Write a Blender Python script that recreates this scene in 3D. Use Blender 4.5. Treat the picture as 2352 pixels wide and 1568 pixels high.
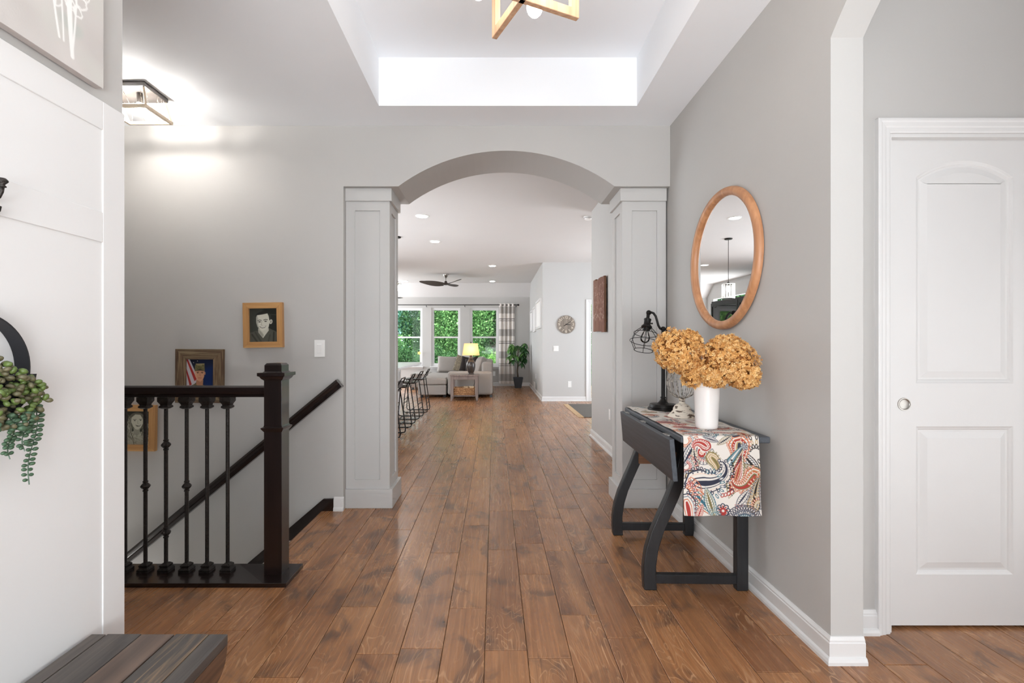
import bpy, bmesh, math, random
import numpy as np
from mathutils import Vector, Matrix

# ------------------------------------------------------------------ scene, camera, light
for _o in list(bpy.data.objects):
    bpy.data.objects.remove(_o)
SC = bpy.context.scene
COL = SC.collection
F = 1130.0            # focal length in pixels of the 2352 px wide frame
CX, CY, EYE = 1136.0, 791.0, 1.2

cam_d = bpy.data.cameras.new('camera')
cam_d.sensor_fit = 'HORIZONTAL'
cam_d.sensor_width = 36.0
cam_d.lens = F / 2352.0 * 36.0
cam_d.shift_x = (1176 - CX) / 2352.0
cam_d.shift_y = (CY - 784) / 2352.0
cam_d.clip_start = 0.02
cam_d.clip_end = 300
cam = bpy.data.objects.new('camera', cam_d)
cam.location = (0, 0, EYE)
cam.rotation_euler = (math.pi / 2, 0, 0)
COL.objects.link(cam)
SC.camera = cam

world = bpy.data.worlds.new('overcast_sky')
SC.world = world
world.use_nodes = True
_bg = world.node_tree.nodes['Background']
_bg.inputs['Color'].default_value = (0.86, 0.93, 1.0, 1)
_bg.inputs['Strength'].default_value = 5.4

def area_light(name, loc, rot, sx, sy, watts, col=(1, 1, 1)):
    d = bpy.data.lights.new(name, 'AREA')
    d.shape = 'RECTANGLE'
    d.size, d.size_y = sx, sy
    d.energy = watts
    d.color = col
    o = bpy.data.objects.new(name, d)
    o.location = loc
    o.rotation_euler = rot
    COL.objects.link(o)
    return o

# daylight of the patio glazing right of the great
# room; the entry, side hall, stairwell, kitchen and living lights are added fills, out of view
area_light('entry_up_fill', (0.1, -1.95, 0.9), (math.radians(163), 0, 0), 2.3, 1.6, 132, (0.90, 0.955, 1.0))  # added up-facing fill behind the camera, lifts the ceiling
area_light('entry_low_fill', (0.0, -2.30, 0.62), (math.radians(100), 0, 0), 2.2, 1.1, 30, (0.92, 0.965, 1.0))  # added low fill that brightens the lower walls
area_light('side_hall_fill', (3.2, 0.35, 1.2), (0, math.radians(102), 0), 2.2, 2.4, 29, (0.95, 0.975, 1.0))  # assumed lamp in the windowless side hall, added to brighten door and wainscot
area_light('stairwell_up_fill', (-2.35, 3.1, -1.45), (math.radians(180), 0, 0), 1.0, 0.7, 120, (1.0, 0.98, 0.95))  # unseen fill added in the stairwell for the left ceiling and stair wall
area_light('kitchen_side_fill', (-4.35, 7.0, 1.5), (0, math.radians(-90), 0), 1.8, 4.0, 31, (0.97, 0.98, 1.0))  # fill added in the unseen left wall to even out the great room
area_light('patio_daylight', (4.3, 8.4, 1.4), (0, math.radians(90), 0), 2.0, 2.6, 4, (0.97, 0.98, 1.0))

area_light('living_side_fill', (-4.35, 13.0, 1.5), (0, math.radians(-90), 0), 1.8, 1.7, 48, (0.97, 0.98, 1.0))  # second left-hand fill, added because the living end was dim

SC.view_settings.view_transform = 'Standard'
SC.view_settings.look = 'None'
SC.view_settings.gamma = 1.0
SC.view_settings.use_curve_mapping = False
SC.view_settings.exposure = 0.52
SC.cycles.max_bounces = 10
SC.cycles.diffuse_bounces = 6
SC.cycles.glossy_bounces = 4
SC.cycles.transparent_max_bounces = 16

# ------------------------------------------------------------------ helpers
def lin(c):
    out = []
    for v in c[:3]:
        v = v / 255.0
        out.append(v / 12.92 if v <= 0.04045 else ((v + 0.055) / 1.055) ** 2.4)
    return tuple(out)

def P(x, y, d):
    """the point of the place that lies at depth d behind photograph pixel (x, y)"""
    return Vector(((x - CX) * d / F, d, EYE - (y - CY) * d / F))

def tagged(o, label=None, cat=None, group=None, kind=None):
    if label: o['label'] = label
    if cat: o['category'] = cat
    if group: o['group'] = group
    if kind: o['kind'] = kind
    return o

def thing(name, label, cat, loc=(0, 0, 0), rz=0.0, group=None):
    o = bpy.data.objects.new(name, None)
    o.empty_display_size = 0.05
    o.location = loc
    o.rotation_euler = (0, 0, rz)
    COL.objects.link(o)
    return tagged(o, label, cat, group)

class MB:
    """collects geometry for ONE mesh object"""
    def __init__(s):
        s.v, s.f = [], []
    def add(s, vs, fs):
        b = len(s.v)
        s.v += [tuple(p) for p in vs]
        s.f += [tuple(i + b for i in f) for f in fs]
        return s
    def box(s, x0, x1, y0, y1, z0, z1):
        return s.add([(x0, y0, z0), (x1, y0, z0), (x1, y1, z0), (x0, y1, z0), (x0, y0, z1), (x1, y0, z1), (x1, y1, z1), (x0, y1, z1)],
                     [(0, 3, 2, 1), (4, 5, 6, 7), (0, 1, 5, 4), (1, 2, 6, 5), (2, 3, 7, 6), (3, 0, 4, 7)])
    def prism(s, pts, a0, a1, ax='y'):
        """polygon pts (2D) extruded along ax; for 'y' pts are (x,z), 'x' -> (y,z), 'z' -> (x,y)"""
        n = len(pts)
        def m(p, a):
            return {'y': (p[0], a, p[1]), 'x': (a, p[0], p[1]), 'z': (p[0], p[1], a)}[ax]
        vs = [m(p, a0) for p in pts] + [m(p, a1) for p in pts]
        fs = [tuple(range(n - 1, -1, -1)), tuple(range(n, 2 * n))]
        fs += [(i, (i + 1) % n, n + (i + 1) % n, n + i) for i in range(n)]
        return s.add(vs, fs)
    def ring(s, ax, o, i, a0, a1):
        """rectangular frame: outer rect o=(p0,p1,q0,q1), inner rect i, extruded a0..a1 along ax"""
        def m(p, q, a):
            return {'y': (p, a, q), 'x': (a, p, q), 'z': (p, q, a)}[ax]
        def c(r):
            return [(r[0], r[2]), (r[1], r[2]), (r[1], r[3]), (r[0], r[3])]
        vs = [m(p, q, a) for a in (a0, a1) for r in (o, i) for p, q in c(r)]
        fs = []
        for k in range(4):
            j = (k + 1) % 4
            fs += [(k, j, 4 + j, 4 + k), (8 + k, 12 + k, 12 + j, 8 + j), (k, 8 + k, 8 + j, j), (4 + k, 4 + j, 12 + j, 12 + k)]
        return s.add(vs, fs)
    def tube(s, pts, r, n=8, closed=False, cap=True):
        pts = [Vector(p) for p in pts]
        m = len(pts)
        rs = r if isinstance(r, (list, tuple)) else [r] * m
        up = None
        vs, fs = [], []
        for k in range(m):
            a = pts[(k - 1) % m] if (closed or k > 0) else pts[k]
            b = pts[(k + 1) % m] if (closed or k < m - 1) else pts[k]
            t = (b - a).normalized()
            if up is None:
                up = Vector((0, 0, 1)) if abs(t.z) < 0.9 else Vector((1, 0, 0))
            side = t.cross(up)
            if side.length < 1e-6:
                side = t.cross(Vector((0, 1, 0)))
            side.normalize()
            up = side.cross(t).normalized()
            for j in range(n):
                an = 2 * math.pi * j / n
                vs.append(pts[k] + (side * math.cos(an) + up * math.sin(an)) * rs[k])
        for k in range(m if closed else m - 1):
            k2 = (k + 1) % m
            for j in range(n):
                j2 = (j + 1) % n
                fs.append((k * n + j, k * n + j2, k2 * n + j2, k2 * n + j))
        if cap and not closed:
            fs.append(tuple(range(n - 1, -1, -1)))
            fs.append(tuple((m - 1) * n + j for j in range(n)))
        return s.add(vs, fs)
    def lathe(s, prof, c=(0, 0, 0), n=24, axis=None):
        """prof [(r, h)]; about the z axis through c or, with axis, about that direction"""
        c = Vector(c)
        q = Vector((0, 0, 1)).rotation_difference(Vector(axis).normalized()) if axis is not None else None
        vs, fs = [], []
        for r, h in prof:
            for j in range(n):
                a = 2 * math.pi * j / n
                p = Vector((r * math.cos(a), r * math.sin(a), h))
                vs.append(c + (q @ p if q else p))
        m = len(prof)
        for k in range(m - 1):
            for j in range(n):
                j2 = (j + 1) % n
                fs.append((k * n + j, k * n + j2, (k + 1) * n + j2, (k + 1) * n + j))
        if prof[0][0] > 1e-5: fs.append(tuple(range(n - 1, -1, -1)))
        if prof[-1][0] > 1e-5: fs.append(tuple((m - 1) * n + j for j in range(n)))
        return s.add(vs, fs)
    def ball(s, c, r, n=12, sz=1.0):
        k = n // 2
        return s.lathe([(max(r * math.sin(math.pi * i / k), 1e-6), -r * sz * math.cos(math.pi * i / k)) for i in range(k + 1)], c, n)
    def molding(s, path, prof, mp, closed=False):
        """profile [(offset to the left of the path, height)] swept with mitred corners; mp maps (a,b,h)->xyz"""
        n = len(path)
        pr = len(prof)
        pts = [Vector(p) for p in path]
        vs, fs = [], []
        for k in range(n):
            d1 = (pts[k] - pts[k - 1]).normalized() if (closed or k > 0) else None
            d2 = (pts[(k + 1) % n] - pts[k]).normalized() if (closed or k < n - 1) else None
            d1 = d1 or d2
            d2 = d2 or d1
            n1, n2 = Vector((-d1.y, d1.x)), Vector((-d2.y, d2.x))
            m = (n1 + n2).normalized()
            m = m / max(m.dot(n1), 0.2)
            for o, h in prof:
                q = pts[k] + m * o
                vs.append(mp(q.x, q.y, h))
        for k in range(n if closed else n - 1):
            k2 = (k + 1) % n
            for j in range(pr):
                j2 = (j + 1) % pr
                fs.append((k * pr + j, k2 * pr + j, k2 * pr + j2, k * pr + j2))
        if not closed:
            fs.append(tuple(range(pr)))
            fs.append(tuple((n - 1) * pr + j for j in range(pr - 1, -1, -1)))
        return s.add(vs, fs)
    def shift(s, v):
        s.v = [(p[0] - v[0], p[1] - v[1], p[2] - v[2]) for p in s.v]
        return s
    def xf(s, M):
        s.v = [tuple(M @ Vector(p)) for p in s.v]
        return s
    def build(s, name, mat, parent=None, smooth=False, bevel=0.0, seg=2, world=False, subsurf=0):
        if world and parent is not None:
            r = parent
            while r.parent is not None: r = r.parent
            s.shift(r.location)
        me = bpy.data.meshes.new(name)
        me.from_pydata(s.v, [], s.f)
        me.validate()
        bm = bmesh.new(); bm.from_mesh(me)
        bmesh.ops.recalc_face_normals(bm, faces=bm.faces)
        bm.to_mesh(me); bm.free()
        if smooth is True:
            me.polygons.foreach_set('use_smooth', [True] * len(me.polygons))
        me.materials.append(mat)
        o = bpy.data.objects.new(name, me)
        COL.objects.link(o)
        if smooth == 'auto':
            me.polygons.foreach_set('use_smooth', [True] * len(me.polygons))
            me.set_sharp_from_angle(angle=math.radians(38))
        if parent is not None: o.parent = parent
        if bevel:
            b = o.modifiers.new('bevel', 'BEVEL')
            b.width = bevel; b.segments = seg; b.limit_method = 'ANGLE'; b.angle_limit = math.radians(40)
            if seg > 1:
                me.polygons.foreach_set('use_smooth', [True] * len(me.polygons))
                b.harden_normals = True
        if subsurf:
            m = o.modifiers.new('subsurf', 'SUBSURF'); m.levels = m.render_levels = subsurf
        return o

def struct(name, mb, mat, parent=None, **k):
    o = mb.build(name, mat, parent, **k)
    if parent is None: o['kind'] = 'structure'
    return o

def children(o):
    return list(o.children)

def copy_tree(o, parent=None):
    c = o.copy()
    COL.objects.link(c)
    if parent is not None: c.parent = parent
    for ch in children(o):
        copy_tree(ch, c)
    return c

# ------------------------------------------------------------------ materials
def nodemat(name):
    m = bpy.data.materials.new(name)
    m.use_nodes = True
    nt = m.node_tree
    return m, nt, nt.nodes['Principled BSDF'], nt.nodes, nt.links

def paint(name, c, rough=0.6, metal=0.0, var=0.0, vscale=6.0, bump=0.0, bscale=60.0, stretch=(1, 1, 1), emit=None, spec=None, coat=0.0, c2=None, detail=4, contrast=(0.35, 0.65)):
    """procedural principled material: noise between two tones, optional bump"""
    m, nt, b, N, L = nodemat(name)
    a = lin(c)
    b.inputs['Base Color'].default_value = (*a, 1)
    b.inputs['Roughness'].default_value = rough
    b.inputs['Metallic'].default_value = metal
    if spec is not None: b.inputs['Specular IOR Level'].default_value = spec
    if coat: b.inputs['Coat Weight'].default_value = coat
    tc = N.new('ShaderNodeTexCoord')
    mp = N.new('ShaderNodeMapping')
    mp.inputs['Scale'].default_value = stretch
    L.new(tc.outputs['Object'], mp.inputs['Vector'])
    if var or c2:
        nz = N.new('ShaderNodeTexNoise')
        nz.inputs['Scale'].default_value = vscale
        nz.inputs['Detail'].default_value = detail
        L.new(mp.outputs['Vector'], nz.inputs['Vector'])
        r = N.new('ShaderNodeValToRGB')
        e = r.color_ramp.elements
        e[0].position, e[1].position = contrast
        if c2 is not None:
            e[0].color = (*a, 1); e[1].color = (*lin(c2), 1)
        else:
            e[0].color = (*[v * (1 - var) for v in a], 1); e[1].color = (*[min(v * (1 + var), 1) for v in a], 1)
        L.new(nz.outputs['Fac'], r.inputs['Fac'])
        L.new(r.outputs['Color'], b.inputs['Base Color'])
    if bump:
        nb = N.new('ShaderNodeTexNoise')
        nb.inputs['Scale'].default_value = bscale
        nb.inputs['Detail'].default_value = 3
        L.new(mp.outputs['Vector'], nb.inputs['Vector'])
        bp = N.new('ShaderNodeBump')
        bp.inputs['Strength'].default_value = bump
        bp.inputs['Distance'].default_value = 0.004
        L.new(nb.outputs['Fac'], bp.inputs['Height'])
        L.new(bp.outputs['Normal'], b.inputs['Normal'])
    if emit:
        b.inputs['Emission Color'].default_value = (*emit[0], 1)
        b.inputs['Emission Strength'].default_value = emit[1]
    return m

def vcol_mat(name, rough=0.7, bump=0.0, bscale=300.0, spec=0.3, trans=0.0):
    m, nt, b, N, L = nodemat(name)
    at = N.new('ShaderNodeAttribute'); at.attribute_name = 'Col'
    L.new(at.outputs['Color'], b.inputs['Base Color'])
    b.inputs['Roughness'].default_value = rough
    b.inputs['Specular IOR Level'].default_value = spec
    if bump:
        tc = N.new('ShaderNodeTexCoord')
        nb = N.new('ShaderNodeTexNoise'); nb.inputs['Scale'].default_value = bscale
        L.new(tc.outputs['Object'], nb.inputs['Vector'])
        bp = N.new('ShaderNodeBump'); bp.inputs['Strength'].default_value = bump; bp.inputs['Distance'].default_value = 0.002
        L.new(nb.outputs['Fac'], bp.inputs['Height']); L.new(bp.outputs['Normal'], b.inputs['Normal'])
    return m

def glass_mat(name, tint=(1, 1, 1), ior=1.45):
    """thin architectural glass: clear with a faint mirror reflection"""
    m = bpy.data.materials.new(name); m.use_nodes = True
    nt = m.node_tree; N, L = nt.nodes, nt.links
    N.remove(N['Principled BSDF'])
    t = N.new('ShaderNodeBsdfTransparent'); t.inputs['Color'].default_value = (*tint, 1)
    g = N.new('ShaderNodeBsdfGlossy'); g.inputs['Roughness'].default_value = 0.02
    lw = N.new('ShaderNodeFresnel'); lw.inputs['IOR'].default_value = ior
    mx = N.new('ShaderNodeMixShader')
    L.new(lw.outputs[0], mx.inputs[0]); L.new(t.outputs[0], mx.inputs[1]); L.new(g.outputs[0], mx.inputs[2])
    L.new(mx.outputs[0], N['Material Output'].inputs['Surface'])
    return m

def emit_mat(name, col, s):
    m = bpy.data.materials.new(name); m.use_nodes = True
    nt = m.node_tree; N, L = nt.nodes, nt.links
    N.remove(N['Principled BSDF'])
    e = N.new('ShaderNodeEmission'); e.inputs['Color'].default_value = (*col, 1); e.inputs['Strength'].default_value = s
    L.new(e.outputs[0], N['Material Output'].inputs['Surface'])
    return m

def wood(name, light, dark, axis='y', scale=1.0, rough=0.4, bump=0.15, coat=0.0, knots=False, contrast=(0.3, 0.7)):
    """grain stretched along one axis"""
    m, nt, b, N, L = nodemat(name)
    tc = N.new('ShaderNodeTexCoord'); mp = N.new('ShaderNodeMapping')
    st = {'x': (1.2, 26, 26), 'y': (26, 1.2, 26), 'z': (26, 26, 1.2)}[axis]
    mp.inputs['Scale'].default_value = [v * scale for v in st]
    L.new(tc.outputs['Object'], mp.inputs['Vector'])
    n1 = N.new('ShaderNodeTexNoise'); n1.inputs['Scale'].default_value = 1.6; n1.inputs['Detail'].default_value = 8; n1.inputs['Distortion'].default_value = 0.6
    L.new(mp.outputs['Vector'], n1.inputs['Vector'])
    r = N.new('ShaderNodeValToRGB'); e = r.color_ramp.elements
    e[0].position, e[1].position = contrast
    e[0].color = (*lin(dark), 1); e[1].color = (*lin(light), 1)
    L.new(n1.outputs['Fac'], r.inputs['Fac'])
    L.new(r.outputs['Color'], b.inputs['Base Color'])
    b.inputs['Roughness'].default_value = rough
    if coat: b.inputs['Coat Weight'].default_value = coat
    bp = N.new('ShaderNodeBump'); bp.inputs['Strength'].default_value = bump; bp.inputs['Distance'].default_value = 0.003
    L.new(n1.outputs['Fac'], bp.inputs['Height']); L.new(bp.outputs['Normal'], b.inputs['Normal'])
    return m

def plank_mat():
    m, nt, b, N, L = nodemat('distressed_floor_wood')
    def node(t, **kw):
        n = N.new(t)
        for k, v in kw.items(): setattr(n, k, v)
        return n
    def mth(op, a, c=None, clamp=False):
        n = node('ShaderNodeMath', operation=op); n.use_clamp = clamp
        for i, v in enumerate((a, c)):
            if v is None: continue
            if isinstance(v, (int, float)): n.inputs[i].default_value = v
            else: L.new(v, n.inputs[i])
        return n.outputs[0]
    def mix(f, a, c, bt='MIX'):
        n = node('ShaderNodeMix', data_type='RGBA', blend_type=bt)
        if isinstance(f, (int, float)): n.inputs[0].default_value = f
        else: L.new(f, n.inputs[0])
        for i, v in ((6, a), (7, c)):
            if isinstance(v, tuple): n.inputs[i].default_value = (*v, 1)
            else: L.new(v, n.inputs[i])
        return n.outputs[2]
    def ramp(x, lo, hi):
        n = node('ShaderNodeMapRange'); n.interpolation_type = 'SMOOTHSTEP'
        L.new(x, n.inputs[0]); n.inputs[1].default_value = lo; n.inputs[2].default_value = hi
        return n.outputs[0]
    tone = node('ShaderNodeAttribute', attribute_name='tone').outputs['Fac']
    seed = node('ShaderNodeAttribute', attribute_name='seed').outputs['Fac']
    pos = node('ShaderNodeNewGeometry').outputs['Position']
    off = node('ShaderNodeCombineXYZ')
    L.new(mth('MULTIPLY', seed, 37.0), off.inputs[0]); L.new(mth('MULTIPLY', seed, 91.0), off.inputs[1])
    va = node('ShaderNodeVectorMath', operation='ADD'); L.new(pos, va.inputs[0]); L.new(off.outputs[0], va.inputs[1])
    def nz(scale3, scale, detail=4, dist=0.0, rough=0.55):
        mp = node('ShaderNodeMapping'); mp.inputs['Scale'].default_value = scale3
        L.new(va.outputs[0], mp.inputs['Vector'])
        n = node('ShaderNodeTexNoise'); n.inputs['Scale'].default_value = scale; n.inputs['Detail'].default_value = detail
        n.inputs['Distortion'].default_value = dist; n.inputs['Roughness'].default_value = rough
        L.new(mp.outputs[0], n.inputs['Vector'])
        return n.outputs['Fac']
    base = mix(tone, lin((134, 89, 58)), lin((168, 117, 77)))
    broad = nz((1.6, 0.5, 1), 2.6, 4, 0.8)
    base = mix(mth('MULTIPLY', ramp(broad, 0.42, 0.72), 0.6), base, lin((190, 138, 93)))
    grain = nz((24, 0.4, 1), 3.2, 4, 0.4, 0.55)
    base = mix(mth('MULTIPLY', ramp(grain, 0.34, 0.78), 0.46), base, lin((92, 60, 41)))
    # dark smoky stains, drawn out across the grain near knots
    st = nz((2.4, 1.7, 1), 2.1, 5, 1.3)
    stain = ramp(st, 0.50, 0.68)
    fine = nz((70, 0.8, 1), 3.0, 3, 0.2)
    base = mix(mth('MULTIPLY', ramp(fine, 0.45, 0.75), 0.22), base, lin((214, 164, 118)))
    base = mix(mth('MULTIPLY', stain, 0.64), base, lin((80, 62, 53)))
    # pale curly figure: thin contour lines of a distorted noise
    fig = nz((5.5, 1.3, 1), 1.5, 2, 1.0, 0.45)
    fr = mth('FRACT', mth('MULTIPLY', fig, 15.0))
    ln = mth('ABSOLUTE', mth('SUBTRACT', fr, 0.5))
    line = mth('SUBTRACT', 1.0, ramp(ln, 0.0, 0.13))
    gate = ramp(nz((1.5, 0.8, 1), 2.3, 2), 0.40, 0.58)
    base = mix(mth('MULTIPLY', mth('MULTIPLY', line, gate), 0.55), base, lin((208, 164, 124)))
    # knots
    vo = node('ShaderNodeTexVoronoi'); vo.feature = 'F1'; vo.inputs['Scale'].default_value = 3.4; vo.inputs['Randomness'].default_value = 1.0
    vmp = node('ShaderNodeMapping'); vmp.inputs['Scale'].default_value = (1.25, 0.8, 1)
    L.new(va.outputs[0], vmp.inputs[0])
    wob = node('ShaderNodeVectorMath', operation='ADD'); L.new(vmp.outputs[0], wob.inputs[0])
    nw = node('ShaderNodeTexNoise'); nw.inputs['Scale'].default_value = 14; L.new(va.outputs[0], nw.inputs['Vector'])
    sw = node('ShaderNodeVectorMath', operation='SCALE'); L.new(nw.outputs['Color'], sw.inputs[0]); sw.inputs['Scale'].default_value = 0.06
    L.new(sw.outputs[0], wob.inputs[1]); L.new(wob.outputs[0], vo.inputs['Vector'])
    sep = node('ShaderNodeSeparateColor'); L.new(vo.outputs['Color'], sep.inputs[0])
    on = mth('GREATER_THAN', sep.outputs[0], 0.45)
    halo = mth('MULTIPLY', mth('SUBTRACT', 1.0, ramp(vo.outputs['Distance'], 0.03, 0.30)), on)
    core = mth('MULTIPLY', mth('SUBTRACT', 1.0, ramp(vo.outputs['Distance'], 0.018, 0.055)), on)
    base = mix(mth('MULTIPLY', mth('MULTIPLY', halo, ramp(nz((3, 3, 1), 4.0, 3, 0.5), 0.4, 0.6)), 0.6), base, lin((78, 58, 48)))
    base = mix(mth('MULTIPLY', core, 0.85), base, lin((38, 27, 22)))
    L.new(base, b.inputs['Base Color'])
    L.new(mth('ADD', mth('MULTIPLY', grain, 0.10), 0.23), b.inputs['Roughness'])
    b.inputs['Specular IOR Level'].default_value = 0.5
    hgt = mth('ADD', mth('MULTIPLY', grain, 0.15), mth('MULTIPLY', broad, 0.8))
    bp = node('ShaderNodeBump'); bp.inputs['Strength'].default_value = 0.05; bp.inputs['Distance'].default_value = 0.004
    L.new(hgt, bp.inputs['Height']); L.new(bp.outputs['Normal'], b.inputs['Normal'])
    return m

M = {}
M['wall'] = paint('warm_grey_wall_paint', (189, 187, 184), 0.72, bump=0.10, bscale=38, spec=0.25, var=0.012, vscale=1.5)
M['wall_far'] = paint('pale_grey_wall_paint', (196, 195, 193), 0.72, bump=0.06, bscale=40, spec=0.25, var=0.01, vscale=1.5)
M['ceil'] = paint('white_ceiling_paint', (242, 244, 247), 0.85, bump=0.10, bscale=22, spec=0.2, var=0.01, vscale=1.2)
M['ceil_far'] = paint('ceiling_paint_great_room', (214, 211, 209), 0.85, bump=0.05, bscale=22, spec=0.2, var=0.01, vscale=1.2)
M['trim'] = paint('white_trim_enamel', (220, 219, 218), 0.38, bump=0.03, bscale=90, var=0.008, vscale=3)
M['door'] = paint('white_door_enamel', (220, 219, 218), 0.42, bump=0.04, bscale=140, var=0.008, vscale=3)
M['plank'] = plank_mat()
M['column'] = paint('shaded_column_enamel', (196, 195, 193), 0.42, bump=0.03, bscale=90, var=0.008, vscale=3)  # trim white darkened, standing in for the shade at the archway
M['subfloor'] = paint('dark_joint', (48, 32, 24), 0.9, var=0.1)
M['espresso'] = wood('espresso_stained_wood', (36, 25, 23), (20, 14, 13), 'z', 1.0, 0.28, 0.05, coat=0.25)
M['espresso_x'] = wood('espresso_stained_wood_rail', (37, 26, 24), (21, 14, 13), 'x', 1.0, 0.25, 0.05, coat=0.3)
M['iron'] = paint('hammered_dark_iron', (44, 39, 36), 0.45, metal=0.5, bump=0.8, bscale=160, var=0.25, vscale=80)
M['black_iron'] = paint('black_bronze_metal', (26, 23, 22), 0.42, metal=0.55, var=0.15, vscale=60)
M['table'] = wood('black_table_wood_sheen', (80, 85, 92), (66, 70, 76), 'y', 1.6, 0.5, 0.08)  # black paint lightened to slate, the bright room's reflection put into the colour
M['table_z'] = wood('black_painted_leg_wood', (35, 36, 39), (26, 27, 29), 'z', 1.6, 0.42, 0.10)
M['raw_wood'] = wood('unpainted_brown_wood', (150, 105, 75), (112, 76, 52), 'x', 1.0, 0.6, 0.1)
M['oak'] = wood('honey_oak', (206, 160, 104), (172, 124, 76), 'z', 1.3, 0.45, 0.10)
M['oak_x'] = wood('honey_oak_across', (210, 164, 108), (176, 128, 78), 'x', 1.3, 0.45, 0.10)
M['barn'] = wood('weathered_barn_wood', (134, 112, 84), (84, 62, 46), 'z', 2.2, 0.8, 0.6, contrast=(0.4, 0.62))
M['barn_x'] = wood('weathered_barn_wood_across', (134, 116, 88), (88, 66, 48), 'x', 2.2, 0.8, 0.6, contrast=(0.4, 0.62))
M['mirror_wood'] = wood('mirror_frame_wood', (200, 146, 104), (166, 114, 78), 'z', 0.8, 0.42, 0.1)
M['mirror'] = paint('mirror_silver', (244, 245, 245), 0.0, metal=1.0)
M['bench'] = wood('charcoal_stained_plank', (96, 88, 82), (52, 48, 47), 'y', 1.0, 0.5, 0.35, contrast=(0.3, 0.75))
M['bench_brown'] = wood('umber_stained_plank', (104, 84, 72), (66, 54, 48), 'y', 0.8, 0.5, 0.3, contrast=(0.3, 0.75))
M['bench_grain'] = wood('open_grain_plank', (140, 114, 88), (62, 57, 54), 'y', 1.5, 0.5, 0.5, contrast=(0.48, 0.72))
M['bench_front'] = wood('umber_bench_front', (112, 82, 62), (50, 38, 32), 'y', 1.2, 0.55, 0.4)
M['nickel'] = paint('brushed_nickel', (178, 174, 168), 0.32, metal=0.9, var=0.05, vscale=60, stretch=(1, 1, 12))
M['steel_dark'] = paint('dark_bronze_plate', (80, 76, 74), 0.4, metal=0.6, var=0.08, vscale=30)
M['white_plastic'] = paint('white_plastic', (240, 239, 237), 0.35, var=0.005)
M['ceramic'] = paint('white_glazed_ceramic', (238, 234, 231), 0.22, var=0.02, vscale=8, bump=0.02, bscale=40, coat=0.3)
M['chippy'] = paint('chipped_white_paint', (228, 220, 206), 0.7, c2=(92, 78, 66), vscale=20, detail=6, contrast=(0.54, 0.60), stretch=(1, 1, 2.6), bump=0.3, bscale=40)
M['wirewash'] = paint('whitewashed_wire', (196, 190, 180), 0.6, c2=(84, 78, 70), vscale=60, detail=3, contrast=(0.42, 0.6))
M['glass'] = glass_mat('clear_glass')
M['rod_glass'] = paint('frosted_glass_rod', (236, 238, 240), 0.08, coat=0.5, var=.01)
M['rod_glass'].node_tree.nodes['Principled BSDF'].inputs['Alpha'].default_value = 0.45
M['window_glass'] = glass_mat('window_glass', (0.97, 0.99, 0.98), 1.18)
M['bulb'] = emit_mat('warm_bulb', (1.0, 0.90, 0.78), 24)
M['bulb_flush'] = emit_mat('flush_light_bulb', (1.0, 0.965, 0.92), 225)
M['bulb_pend'] = emit_mat('pendant_bulb', (1.0, 0.92, 0.80), 160)
M['led'] = emit_mat('led_disc', (1.0, 0.96, 0.92), 31)
M['shade_bulb'] = emit_mat('lamp_bulb', (1.0, 0.66, 0.32), 55)
M['chand_wood'] = wood('pale_ash_beam', (206, 168, 136), (176, 136, 106), 'z', 1.0, 0.55, 0.1)
M['flush_wood'] = wood('pale_wood_strip', (236, 220, 198), (216, 196, 170), 'x', 1.0, 0.55, 0.1)
M['succ_a'] = paint('succulent_green', (98, 116, 56), 0.38, c2=(70, 88, 46), vscale=40, spec=0.4)
M['succ_b'] = paint('succulent_dusky', (76, 90, 60), 0.4, c2=(104, 84, 66), vscale=25, spec=0.4)
M['succ_c'] = paint('succulent_blue_green', (70, 96, 70), 0.4, c2=(58, 82, 62), vscale=40, spec=0.4)
M['cloth'] = vcol_mat('printed_linen', 0.85, 0.25, 700)
M['print'] = vcol_mat('photo_print', 0.35)
M['canvas'] = vcol_mat('painted_board', 0.75, 0.1, 200)
M['curtain'] = vcol_mat('plaid_curtain_cloth', 0.9, 0.2, 500)
M['sofa'] = paint('grey_tweed', (172, 166, 160), 0.95, c2=(150, 144, 139), vscale=260, bump=0.5, bscale=420, spec=0.1, detail=2)
M['dark_pillow'] = paint('charcoal_velvet', (58, 52, 50), 0.9, c2=(44, 40, 39), vscale=90, spec=0.1)
M['gold_pillow'] = paint('patterned_grey_gold_fabric', (146, 134, 112), 0.9, c2=(84, 78, 72), vscale=70, spec=0.1, contrast=(0.48, 0.52))
M['grey_wood'] = wood('driftwood_grey_wood', (140, 124, 116), (100, 86, 80), 'z', 1.4, 0.6, 0.2)
M['wicker'] = paint('woven_seagrass', (196, 150, 106), 0.85, c2=(120, 82, 52), vscale=55, bump=1.0, bscale=70, stretch=(1, 1, 2.2), contrast=(0.4, 0.6))
M['lamp_body'] = paint('bronze_black_ceramic', (44, 40, 38), 0.28, c2=(70, 56, 46), vscale=10, coat=0.3)
M['planter'] = paint('slate_planter', (62, 66, 72), 0.7, var=0.1, vscale=20)
M['leaf'] = paint('glossy_dark_leaf', (48, 92, 44), 0.32, c2=(32, 68, 36), vscale=8)
M['leaf_light'] = paint('glossy_light_leaf', (92, 136, 62), 0.35, c2=(66, 110, 52), vscale=8)
M['bark'] = paint('grey_brown_bark', (84, 72, 60), 0.9, var=0.3, vscale=14, bump=0.8, bscale=30, stretch=(1, 1, 0.3))
M['quartz'] = paint('white_quartz', (240, 240, 240), 0.18, var=0.02, vscale=3)
M['rug'] = paint('charcoal_woven_rug', (70, 64, 60), 0.95, c2=(104, 96, 88), vscale=90, bump=0.8, bscale=160, detail=2)
M['fringe'] = paint('jute_fringe', (196, 168, 134), 0.9, var=0.15, vscale=80)
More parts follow.
